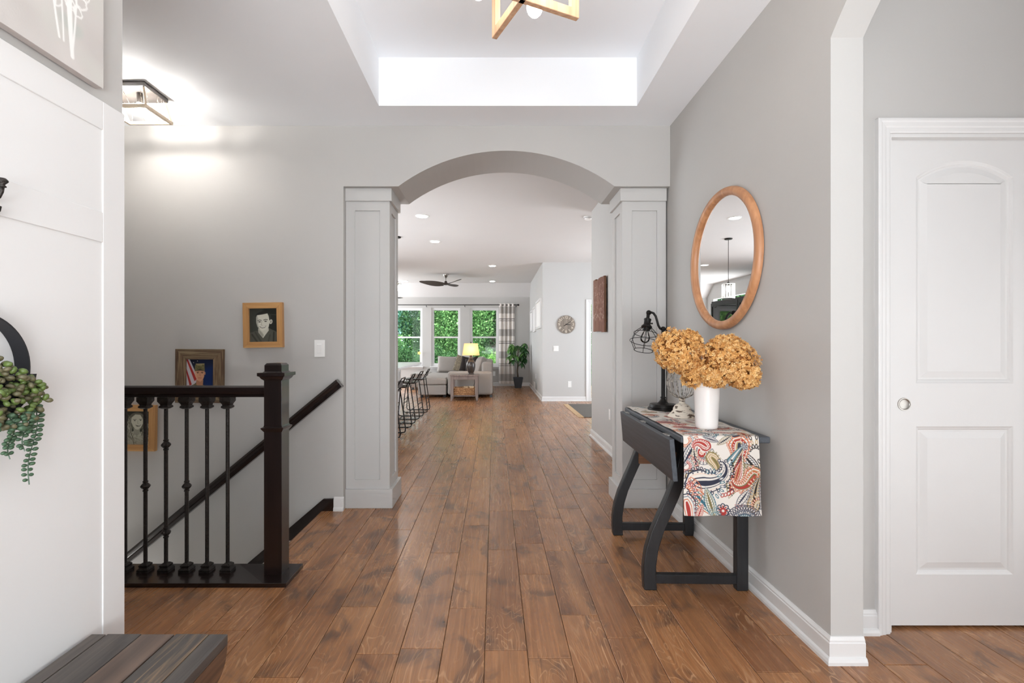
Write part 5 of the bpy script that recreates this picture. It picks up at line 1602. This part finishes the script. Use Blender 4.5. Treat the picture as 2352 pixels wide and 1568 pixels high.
plate('wall_outlet', 'white outlet low on the wall under the clock', 1304.5, 875, 1312.5, 889, 10.4295, 'outlet', 'outlet')
plate('wall_outlet', 'white outlet on the window wall between sofa and curtain', 1131.5, 852.5, 1138, 863, YF - .0005, 'outlet', 'outlet')
# side wall of the alcove: three white framed panels, vent, outlet
for lb, y0, y1, z0, z1 in (('white framed panel high on the alcove wall, nearest the clock corner', 10.66, 11.85, 1.56, 2.22), ('white framed panel high on the alcove wall, middle of three', 12.05, 12.75, 1.52, 2.15), ('white framed panel high on the alcove wall, nearest the plant', 13.0, 13.75, 1.55, 2.12)):
    wp = thing('framed_panel', lb, 'wall art', (XS, (y0 + y1) / 2, z0), group='white framed panels on the alcove wall')
    MB().ring('x', (y0, y1, z0, z1), (y0 + .05, y1 - .05, z0 + .05, z1 - .05), XS - .035, XS - .001).build('frame', M['trim'], wp, world=True, bevel=.002, seg=1)
    box_part('panel', M['white_mat'], wp, XS - .014, XS - .002, y0 + .05, y1 - .05, z0 + .05, z1 - .05)
vt = thing('floor_vent_grille', 'white wall vent grille low on the alcove wall beside the plant', 'vent', (XS, 12.2, .1))
MB().ring('x', (11.95, 12.45, .03, .27), (11.97, 12.43, .05, .25), XS - .03, XS - .0262).build('frame', M['trim'], vt, world=True)
for k in range(7):
    box_part('louver', M['trim'], vt, XS - .0285, XS - .0265, 11.97, 12.43, .055 + k * .028, .07 + k * .028)
plate('wall_outlet', 'white outlet on the alcove wall above the vent', .42, 0, 0, 0, 12.1, 'outlet', 'outlet', 'x', XS - .0005)

# rug with fringe
rgx0, rgx1, ry0, ry1 = 1.47, 3.0, 8.08, 9.86
rug = thing('area_rug', 'charcoal woven rug with jute fringe on the wood floor past the hall', 'rug', ((rgx0 + rgx1) / 2, 9, 0))
box_part('weave', M['rug'], rug, rgx0, rgx1, ry0, ry1, .001, .010, .003, 1)
fr = MB(); rs = random.Random(9)
for k in range(70):
    y = ry0 + .012 + k * (ry1 - ry0 - .024) / 69
    fr.tube([(rgx0 + .004, y, .006), (rgx0 - .05, y + rs.uniform(-.006, .006), .005), (rgx0 - .095, y + rs.uniform(-.012, .012), .004)], .0042, 4)
f_ = fr.build('fringe', M['fringe'], rug, world=True); f_['kind'] = 'stuff'

# ---------------------------------------------------------------- island and stools
isl = thing('kitchen_island', 'white kitchen island with a pale stone top behind the left column', 'kitchen island', (-1.8, 6.8, 0))
box_part('countertop', M['quartz'], isl, -2.5, -1.31, 4.75, 8.82, .85, .885, .004)
ib = box_part('cabinet_body', M['trim'], isl, -2.45, -1.62, 4.85, 8.45, .0, .85, .003, 1)
MB().ring('x', (4.86, 6.6, .1, .83), (4.95, 6.51, .19, .74), -1.62, -1.605).build('panel_frame', M['trim'], isl, world=True)
MB().ring('x', (6.62, 8.44, .1, .83), (6.71, 8.35, .19, .74), -1.62, -1.605).build('panel_frame', M['trim'], isl, world=True)
def stool_proto(label):
    r = thing('counter_stool', label, 'stool', (0, 0, 0), group='wire counter stools at the island')
    z, w = .585, .18
    MB().box(-.19, .165, -w, w, z, z + .012).build('seat', M['steel_dark'], r, bevel=.005)
    for s in (-1, 1):
        y = s * w
        # trapezoid side loop standing on the floor
        pts = [(-.15, y * .9, z), (-.185, y, .30), (-.205, y * 1.02, .06), (-.195, y * 1.02, .022), (-.16, y * 1.02, .012), (.17, y * 1.02, .012), (.205, y * 1.02, .022), (.215, y * 1.02, .06), (.18, y, .33), (.145, y * .9, z), (.12, y * .88, z - .004), (-.12, y * .88, z - .004)]
        MB().tube(pts,   .0082, 6, closed=True).build('side_loop', M['black_iron'], r, smooth=True)
        MB().tube([(.13, y * .85, z + .01), (.165, y * .82, z + .07), (.215, y * .78, z + .16), (.222, y * .70, z + .176)],   .0082, 6).build('back_post', M['black_iron'], r, smooth=True)
        for x in (-.14, .15):
            MB().lathe([(.011, 0), (.011, .008)], (x, y * 1.02, 0), 8).build('glide', M['black_gloss'], r)
    for x, zz in ((-.20, .17), (.203, .17), (-.196, .235), (.196, .25)):
        MB().tube([(x, -w * 1.01, zz), (x, w * 1.01, zz)], .007, 6).build('cross_rod', M['black_iron'], r)
    MB().tube([(.222, -w * .70, z + .176), (.222, w * .70, z + .176)],   .0082, 6).build('back_rail', M['black_iron'], r)
    bs = MB().box(.150, .156, -w * .80, w * .80, z + .055, z + .135).build('back_slat', M['steel_dark'], r, bevel=.002)
    bs.location = (.03, 0, 0); bs.rotation_euler = (0, math.radians(0), 0)
    return r
labs = ['black wire counter stool farthest along the island, nearest the sofa', 'black wire counter stool third from the archway', 'black wire counter stool second from the archway', 'black wire counter stool nearest the archway, half behind the column']
st0 = stool_proto(labs[0])
for k, (x, y) in enumerate(((-1.395, 8.80), (-1.405, 8.02), (-1.41, 7.25), (-1.415, 6.45))):
    s = st0 if k == 0 else copy_tree(st0)
    s.location = (x, y, 0); s['label'] = labs[k]; s.rotation_euler = (0, 0, (0.02, -.03, .02, 0)[k])

# ---------------------------------------------------------------- sofa
def cushion(w, h, t, n=14, puff=.55):
    """pillow lying in the xz plane, thickness along y"""
    mb = MB(); vs = []; fs = []
    for s in (1, -1):
        for j in range(n + 1):
            for i in range(n + 1):
                u, v = 2 * i / n - 1, 2 * j / n - 1
                e = max(1 - u ** 4, 0) ** .5 * max(1 - v ** 4, 0) ** .5
                k = 1 - .05 * (1 - abs(u)) * abs(v) ** 6 - .0
                x = u * w / 2 * (1 - .06 * (1 - v * v) * abs(u) ** 8); z = v * h / 2 * (1 - .06 * (1 - u * u) * abs(v) ** 8)
                vs.append((x, s * t / 2 * (e ** puff), z))
    m = (n + 1) ** 2
    for s in (0, 1):
        for j in range(n):
            for i in range(n):
                a = s * m + j * (n + 1) + i
                q = (a, a + 1, a + n + 2, a + n + 1)
                fs.append(q if s == 0 else q[::-1])
    return mb.add(vs, fs)
so = thing('sectional_sofa', 'light grey tweed sectional sofa with chaise under the windows', 'sofa', (-.9, 12.4, 0))
def sbox(name, x0, x1, y0, y1, z0, z1, bv=.05, seg=4):
    return MB().box(x0, x1, y0, y1, z0, z1).build(name, M['sofa'], so, world=True, bevel=bv, seg=seg)
sbox('arm', -1.065, -.045, 11.1, 11.36, .06, .592, .06, 5)
sbox('base_right', -1.065, -.045, 11.36, 13.95, .06, .30, .02, 2)
sbox('back_right', -.30, -.045, 11.36, 13.95, .28, .80, .07, 4)
sbox('base_back', -2.25, -1.07, 13.0, 13.95, .06, .30, .02, 2)
sbox('back_rest', -1.58, -.30, 13.68, 13.95, .28, .74, .07, 4)
sbox('chaise_base', -1.735, -1.09, 11.1, 13.0, .06, .285, .025, 3)
sbox('chaise_cushion', -1.745, -1.085, 11.085, 13.45, .288, .44, .045, 4)
sbox('seat_cushion', -1.07, -.31, 11.37, 13.6, .302, .455, .045, 4)
sbox('seat_cushion', -2.24, -1.76, 12.95, 13.90, .302, .44, .045, 4)
for x in (-1.0, -.11, -1.68, -1.16):
    box_part('foot', M['black_gloss'], so, x, x + .06, 11.16, 11.22, 0, .062)
for x, y in ((-2.20, 13.8), (-.11, 13.8), (-2.20, 13.05)):
    box_part('foot', M['black_gloss'], so, x, x + .06, y, y + .06, 0, .062)
def place(mb, name, mat, root, loc, rot):
    o = mb.build(name, mat, root, smooth=True)
    o.location = Vector(loc) - root.location; o.rotation_euler = rot
    return o
place(cushion(.60, .46, .24), 'back_cushion', M['sofa'], so, (-1.265, 13.42, .655), (math.radians(-12), math.radians(2), 0))
place(cushion(.60, .44, .24), 'back_cushion', M['sofa'], so, (-.78, 13.56, .655), (math.radians(-12), 0, 0))
place(cushion(.95, .46, .26), 'back_cushion', M['sofa'], so, (-.36, 11.95, .66), (math.radians(-16), 0, math.radians(-90)))
place(cushion(.95, .46, .26), 'back_cushion', M['sofa'], so, (-.36, 12.95, .66), (math.radians(-16), 0, math.radians(-90)))
def pillow(label, mat, loc, rot, w=.44, trimm=None):
    r = thing('throw_pillow', label, 'pillow', loc, group='throw pillows on the sofa')
    r.rotation_euler = rot
    cushion(w, w, .15).build('cover', mat, r, smooth=True)
    return r
pillow('patterned grey throw pillow leaning left of the dark one', M['gold_pillow'], (-.86, 13.08, .675), (math.radians(-14), math.radians(14), math.radians(-18)))
pillow('charcoal throw pillow on the sofa left of the lamp', M['dark_pillow'], (-.70, 12.92, .675), (math.radians(-15), math.radians(10), math.radians(-8)), .40)
pillow('charcoal throw pillow on the sofa behind the lamp', M['dark_pillow'], (-.58, 12.62, .68), (math.radians(-15), math.radians(-14), math.radians(-30)), .40)

# end table, basket, lamp
et = thing('end_table', 'grey driftwood end table with a low shelf in front of the sofa arm', 'table', (-.65, 10.75, 0))
ex0, ex1, ey0, ey1 = -.955, -.345, 10.50, 10.98
box_part('top', M['grey_wood'], et, ex0, ex1, ey0, ey1, .522, .552, .003)
MB().ring('z', (ex0 + .02, ex1 - .02, ey0 + .02, ey1 - .02), (ex0 + .045, ex1 - .045, ey0 + .045, ey1 - .045), .452, .522).build('apron', M['grey_wood'], et, world=True)
box_part('shelf', M['grey_wood'], et, ex0 + .05, ex1 - .05, ey0 + .03, ey1 - .03, .088, .112, .002)
for x, sx_ in ((ex0 + .012, 1), (ex1 - .012, -1)):
    for y, sy_ in ((ey0 + .012, 1), (ey1 - .012, -1)):
        w = .062
        def q(x_, y_, z_): return (x + sx_ * x_, y + sy_ * y_, z_)
        vs = [q(.0, 0, 0), q(.035, 0, 0), q(.035, .035, 0), q(0, .035, 0), q(0, 0, .12), q(w, 0, .12), q(w, w, .12), q(0, w, .12), q(0, 0, .522), q(w, 0, .522), q(w, w, .522), q(0, w, .522)]
        MB().add(vs, [(3, 2, 1, 0), (8, 9, 10, 11)] + [(b + j, b + (j + 1) % 4, b + 4 + (j + 1) % 4, b + 4 + j) for b in (0, 4) for j in range(4)]).build('leg', M['grey_wood'], et, world=True, bevel=.002, seg=1)
bk = thing('wicker_basket', 'low woven wicker basket on the shelf of the end table', 'basket', (-.64, 10.72, .113))
bx0, bx1, by0, by1 = -.885, -.415, 10.56, 10.90
MB().ring('z', (bx0 + .01, bx1 - .01, by0 + .01, by1 - .01), (bx0 + .025, bx1 - .025, by0 + .025, by1 - .025), .116, .268).build('wall', M['wicker'], bk, world=True)
box_part('bottom', M['wicker'], bk, bx0 + .012, bx1 - .012, by0 + .012, by1 - .012, .113, .125)
rs = random.Random(3)
for k in range(7):
    z = .126 + k * .022
    pts = []
    for t in range(44):
        u = t / 44 * 4; sgm = int(u); f = u - sgm
        c = [(bx0, by0), (bx1, by0), (bx1, by1), (bx0, by1)]
        a, b = Vector(c[sgm]), Vector(c[(sgm + 1) % 4]); p = a.lerp(b, f)
        pts.append((p.x + .004 * math.sin(t * 3.1 + k * 1.57), p.y + .004 * math.sin(t * 3.1 + k * 1.57), z + .003 * math.sin(t * 2.0 + k * 3.14)))
    MB().tube(pts, .0115, 5, closed=True).build('strand', M['wicker'], bk, world=True, smooth=True)
for lb, x in (('small pale object poking out of the wicker basket, left', -.62), ('small pale object poking out of the wicker basket, right', -.50)):
    pb = thing('folded_cloth', lb, 'cloth', (x, 10.70, .13), group='pale cloths in the wicker basket')
    cushion(.10, .14, .06, 8).xf(Matrix.Translation((0, 0, .10))).build('cloth', M['fringe'], pb, smooth=True)
tl = thing('table_lamp', 'table lamp with dark urn base and glowing tapered shade on the end table', 'lamp', (-.515, 10.72, .553))
k_ = 10.72 / F
MB().lathe([(.068, 0), (.07, .008), (.062, .02), (.058, .03), (.066, .05), (.086, .10), (.097, .16), (.098, .22), (.088, .27), (.060, .30), (.048, .31), (.052, .318), (.052, .326), (.044, .332), (.05, .345), (.05, .353), (.036, .36), (.032, .385), (.026, .42), (.010, .425), (.006, .60)], (0, 0, 0), 28).build('urn_base', M['lamp_body'], tl, smooth='auto')
m_sh, nt, bs, N, L = nodemat('lit_linen_shade')
bs.inputs['Base Color'].default_value = (*lin((240, 208, 160)), 1); bs.inputs['Roughness'].default_value = .9
tr = N.new('ShaderNodeBsdfTranslucent'); tr.inputs[0].default_value = (*lin((250, 226, 188)), 1)
mx = N.new('ShaderNodeMixShader'); mx.inputs[0].default_value = .6
L.new(bs.outputs[0], mx.inputs[1]); L.new(tr.outputs[0], mx.inputs[2]); L.new(mx.outputs[0], N['Material Output'].inputs[0])
z0, z1 = .415, .672
def sqr(w, z): return [(-w, -w * .8, z), (w, -w * .8, z), (w, w * .8, z), (-w, w * .8, z)]
MB().add(sqr(.182, z0) + sqr(.142, z1) , [(k, (k + 1) % 4, 4 + (k + 1) % 4, 4 + k) for k in range(4)]).build('shade', m_sh, tl)
MB().ball((0, 0, .53), .032, 12, 1.2).build('bulb', M['shade_bulb'], tl, smooth=True)
MB().lathe([(.004, .60), (.004, .675), (.016, .68), (.014, .69), (.006, .694), (.009, .705), (.002, .712)], (0, 0, 0), 12).build('finial', M['lamp_body'], tl, smooth=True)
MB().tube([(-.06, 0, .665), (.06, 0, .665)], .003, 5).build('spider', M['lamp_body'], tl)
MB().tube([(.02, .08, .004), (.06, .20, -.01), (.07, .262, -.20), (.02, .262, -.42), (.0, .262, -.54)], .004, 5).build('cord', M['black_gloss'], tl, smooth=True)

# ---------------------------------------------------------------- curtain and rod
rd = thing('curtain_rod', 'thin black curtain rod above the three windows', 'curtain rod', (-1.2, YF - .11, 2.34))
MB().tube([(-3.4, YF - .11, 2.34), (.66, YF - .11, 2.34)], .012, 10).build('rod', M['black_iron'], rd, world=True, smooth=True)
MB().lathe([(.012, 0), (.022, .006), (.022, .022), (.027, .026), (.027, .045), (.018, .05), (0.0005, .051)], (.655, YF - .11, 2.34), 16, axis=(1, 0, 0)).build('finial', M['black_iron'], rd, world=True, smooth='auto')
for x in (-3.35, -1.965, -.855, .62):
    MB().tube([(x, YF - .11, 2.325), (x, YF - .11, 2.29), (x, YF - .002, 2.29)], .009, 6).build('bracket', M['black_iron'], rd, world=True)
cu_ = thing('curtain', 'grey and white plaid grommet curtain right of the windows', 'curtain', (.35, YF - .11, .06))
cw, chh = .46, 2.31
rc = Ras(cw, chh, .010, (222, 216, 210))
V = rc.V[:, None, None]; U = rc.U[None, :, None]
def band(v0, v1): return (((V % .645) >= v0) & ((V % .645) < v1)).astype(float) if True else 0
c = np.tile(np.array((226, 220, 214.)), (rc.ny, rc.nx, 1))
g = np.array((158, 153, 149.)); dk = np.array((120, 116, 114.))
c = c * (1 - .75 * band(.29 - .2, .29)) + g * .75 * band(.09, .29)
for a, b in ((.43, .455), (.485, .51)): c = c * (1 - .8 * band(a, b)) + dk * .8 * band(a, b)
ub = ((U % .155) < .045).astype(float); c = c * (1 - .22 * ub) + g * .22 * ub
rc.c = c
folds = 4
def curtain_fn(U, V):
    ph = U / cw * folds * 2 * math.pi
    A = .034 * (.9 + .25 * np.sin(V * 1.3 + 1))
    return (.120 + U + .012 * np.sin(ph * 2) , YF - .11 + A * np.cos(ph) - .004, 2.378 - V + 0 * U)
cm = rc.mesh('cloth', M['curtain'], curtain_fn, cu_, world=True)
s_ = cm.modifiers.new('thickness', 'SOLIDIFY'); s_.thickness = .003
for k in range(8):
    x = .120 + cw * (k + .5) / 8
    MB().tube([(x, YF - .11 + .024 * math.cos(a), 2.34 + .024 * math.sin(a)) for a in np.linspace(0, 2 * math.pi, 14, endpoint=False)], .005, 5, closed=True).build('grommet', M['black_iron'], cu_, world=True)

# ---------------------------------------------------------------- money tree in the corner
pt = thing('planter_pot', 'tapered slate grey planter on the floor in the far corner', 'plant pot', (.65, 13.62, 0))
hw0, hw1, hh = .085, .135, .295
MB().add([(sx * w, sy * w, z) for w, z in ((hw0, 0), (hw1, hh), (hw1 - .02, hh), (hw1 - .03, hh - .05)) for sx, sy in ((-1, -1), (1, -1), (1, 1), (-1, 1))],
         [(3, 2, 1, 0), (12, 13, 14, 15)] + [(4 * k + j, 4 * k + (j + 1) % 4, 4 * k + 4 + (j + 1) % 4, 4 * k + 4 + j) for k in range(3) for j in range(4)]).build('pot', M['planter'], pt, bevel=.003, seg=1)
box_part('soil', M['dark_void'], pt, .65 - .104, .65 + .104, 13.62 - .104, 13.62 + .104, .244, .262)
tree = thing('potted_tree', 'leafy green indoor tree growing from the slate planter', 'plant', (.65, 13.62, .262))
MB().tube([(0, 0, 0), (-.02, .01, .2), (.0, -.01, .42), (-.01, 0, .62), (.02, 0, .84)], [.022, .02, .018, .015, .008], 8).build('trunk', M['bark'], tree, smooth=True)
def leaf_mesh(mat):
    vs, fs = [], []
    n = 8
    for k in range(n + 1):
        t = k / n; w = .20 * math.sin(math.pi * t ** .75) ** .9 if 0 < t < 1 else .004
        z = -.28 * t * t
        vs += [(t, -w, z + .05 * w), (t, 0, z - .03), (t, w, z + .05 * w)]
    for k in range(n):
        a = 3 * k
        fs += [(a, a + 3, a + 4, a + 1), (a + 1, a + 4, a + 5, a + 2)]
    me = bpy.data.meshes.new('leaf'); me.from_pydata(vs, [], fs)
    me.polygons.foreach_set('use_smooth', [True] * len(fs)); me.materials.append(mat)
    return me
lmA, lmB = leaf_mesh(M['leaf']), leaf_mesh(M['leaf_light'])
rs = random.Random(31)
for k in range(26):
    zz = rs.uniform(.42, .92); a = rs.uniform(0, 6.28) if k % 3 else rs.choice((0, math.pi)) + rs.uniform(-.5, .5)
    ln = rs.uniform(.10, .27)
    tip = Vector((ln * math.cos(a), ln * .55 * math.sin(a), zz + rs.uniform(.0, .08)))
    if tip.x < -.26: tip.x = -.26
    tip.x = min(tip.x, .20)
    MB().tube([(0, 0, zz - .12), tip * .6 + Vector((0, 0, zz * .42)), tip], .0035, 5).build('stalk', M['leaf_light'], tree)
    for q in range(rs.choice((5, 6, 6))):
        an = 2 * math.pi * q / 6 + a
        o = bpy.data.objects.new('leaf', lmB if (rs.random() < .25 or tip.x < -.16) else lmA); COL.objects.link(o); o.parent = tree
        s = rs.uniform(.13, .21); o.location = tip; o.scale = (s, s * 1.1, s)
        o.rotation_euler = (rs.uniform(-.3, .3), rs.uniform(.35, .95), an)

# orchid on the window sill
orc = thing('potted_orchid', 'small orchid with one yellow bloom on the left window sill', 'plant', (-2.42, YF - .05, WZ0))
MB().lathe([(.035, 0), (.04, .004), (.05, .09), (.046, .092), (.044, .08)], (0, 0, 0), 16).build('pot', M['ceramic'], orc, smooth='auto')
MB().tube([(0, 0, .07), (.03, 0, .22), (.08, 0, .36), (.16, -.02, .41), (.24, -.02, .385)], .004, 6).build('stem', M['leaf'], orc, smooth=True)
for an, s, tl_ in ((.2, .17, -.5), (2.9, .16, -.35), (-.4, .15, -.8), (3.5, .14, -.6)):
    o = bpy.data.objects.new('leaf', lmA); COL.objects.link(o); o.parent = orc
    o.location = (0, 0, .09); o.scale = (s, s * 1.2, s); o.rotation_euler = (0, tl_, an)
bl = MB()
fcx = Vector((.245, -.03, .385))
for k in range(5):
    a = 2 * math.pi * k / 5
    p = MB().add([(0, 0, 0), (.03, -.006, .022), (.062, 0, 0), (.03, -.006, -.022)], [(0, 1, 2, 3)])
    p.xf(Matrix.Translation(fcx) @ Matrix.Rotation(a, 4, 'Y')).build('petal', M['yellow_petal'], orc)

M['mirror_dark'] = paint('dark_cabinet_glass', (30, 34, 36), .03, var=.02, spec=.9)
# dark display cabinet on the kitchen side (seen in the mirror)
dc = thing('display_cabinet', 'tall black cabinet with glass doors in the kitchen, seen in the mirror', 'cabinet', (-3.6, 10.6, 0))
box_part('carcass', M['black_gloss'], dc, -4.29, -3.25, 9.4, 11.9, 0, 2.25, .004, 1)
for y in (9.42, 10.66):
    d_ = MB().ring('x', (y, y + 1.22, .1, 2.2), (y + .06, y + 1.16, .18, 2.12), -3.25, -3.225).build('door', M['black_gloss'], dc, world=True)
    MB().box(-3.245, -3.24, y + .06, y + 1.16, .18, 2.12).build('pane', M['mirror_dark'], d_, world=True)
    MB().tube([(-3.20, y + (1.17 if y < 10 else .05), .9), (-3.20, y + (1.17 if y < 10 else .05), 1.2)], .007, 6).build('handle', M['nickel'], d_, world=True)

# ================================================================== OUTSIDE
gr = MB().box(-120, 120, YF + .3, 280, -.6, -.5)
g = gr.build('lawn', M['grass']); g['kind'] = 'structure'
def leaf_field(name, mat, centre, rx, ry, rz, n, size, seed, root):
    r = np.random.default_rng(seed)
    u = r.normal(size=(n, 3)); u /= np.linalg.norm(u, axis=1)[:, None]
    rad = r.random(n) ** .45
    p = u * rad[:, None] * np.array((rx, ry, rz)) + np.array(centre)
    lump = 1 + .18 * np.sin(u[:, 0] * 7 + seed) * np.sin(u[:, 2] * 6 + seed)
    p = (p - np.array(centre)) * lump[:, None] + np.array(centre)
    a = r.normal(size=(n, 3)); a /= np.linalg.norm(a, axis=1)[:, None]
    b = r.normal(size=(n, 3)); b -= (b * a).sum(1)[:, None] * a; b /= np.linalg.norm(b, axis=1)[:, None]
    s = size * (.6 + .8 * r.random(n))[:, None]
    vs = np.stack([p - a * s, p + b * s * .45, p + a * s, p - b * s * .45], 1).reshape(-1, 3) - np.array(root.location)
    me = bpy.data.meshes.new(name); me.from_pydata(vs.tolist(), [], np.arange(n * 4).reshape(n, 4).tolist())
    me.materials.append(mat)
    at = me.attributes.new('shade', 'FLOAT', 'FACE'); at.data.foreach_set('value', r.random(n).astype(np.float32))
    o = bpy.data.objects.new(name, me); COL.objects.link(o); o.parent = root; o['kind'] = 'stuff'
    return o
def foliage(name, a, b, c):
    m = floret_mat(name, a, b, c)
    return m
FO = [foliage('dark_foliage', (38, 62, 38), (62, 100, 58), (112, 148, 96)), foliage('mid_foliage', (52, 86, 46), (86, 130, 70), (142, 180, 112)), foliage('bright_foliage', (80, 124, 54), (124, 172, 84), (176, 208, 126)), foliage('bluish_foliage', (46, 86, 72), (82, 134, 114), (146, 188, 170))]
rt = random.Random(77)
kinds = [(-5.2, 20, 3, 'bluish green leafy tree outside, behind the left window'), (-3.0, 23, 0, 'tall dark leafy tree outside, behind the middle window'), (-1.4, 19.3, 1, 'mid green leafy tree outside with a leaning trunk, behind the middle window'),
         (.0, 21.4, 0, 'dark leafy tree outside, behind the right window'), (1.95, 19.3, 2, 'bright green tree outside, right of the right window'), (-7.5, 24, 1, 'mid green tree outside, far left of the windows'), (3.4, 23, 0, 'dark tree outside, behind the curtain'), (5.5, 20.8, 2, 'bright tree outside the patio door')]
for x, y, f, lb in kinds:
    t = thing('leafy_tree', lb, 'tree', (x, y, -.5), group='trees outside the windows')
    hgt = rt.uniform(3.2, 4.6)
    MB().tube([(0, 0, 0), (rt.uniform(-.2, .2), 0, 1.2), (rt.uniform(-.7, .5), 0, 2.8), (rt.uniform(-.9, .6), 0, hgt)], [.17, .14, .11, .05], 8).build('trunk', M['bark'], t, smooth=True)
    leaf_field('foliage', FO[f], (x, y, hgt * .62 + .2), 1.5, .8, hgt * .62, 15000, .055, rt.randint(0, 999), t)
for x, y, f, lb in ((-4.6, 17.2, 1, 'low green shrub outside under the left window'), (-2.0, 17.1, 0, 'low dark shrub outside under the middle window'), (-.8, 17.9, 1, 'low green shrub outside between the windows'), (.55, 17.1, 2, 'low bright shrub outside under the right window'), (-3.3, 17.9, 0, 'low dark shrub outside between left and middle windows')):
    t = thing('garden_shrub', lb, 'shrub', (x, y, -.5), group='shrubs outside the windows')
    leaf_field('foliage', FO[f], (x, y, .2), 1.0, .32, 1.0, 8000, .040, rt.randint(0, 999), t)
    MB().tube([(0, 0, 0), (.05, 0, .5), (.0, 0, 1.0)], .03, 6).build('stem', M['bark'], t)
hg = thing('garden_hedge', 'long low green hedge along the back of the garden', 'hedge', (0, 29, -.5))
leaf_field('foliage', FO[1], (0, 29, .3), 20, 1.0, 1.7, 30000, .10, 55, hg)
MB().tube([(-18, 0, .05), (18, 0, .05)], .05, 5).build('stem', M['bark'], hg)
for k, x in enumerate(range(-16, 17, 4)):
    t = thing('background_tree', 'tall dense tree of the wood behind the garden', 'tree', (x, 33 + (k % 2) * 3.6, -.5), group='wood behind the garden')
    MB().tube([(0, 0, 0), (.1, 0, 6)], [.3, .15], 7).build('trunk', M['bark'], t)
    leaf_field('foliage', FO[(0, 1, 3)[k % 3]], (x, 33 + (k % 2) * 3.6, 3.6), 3.2, 1.45, 4.2, 12000, .15, 100 + k, t)
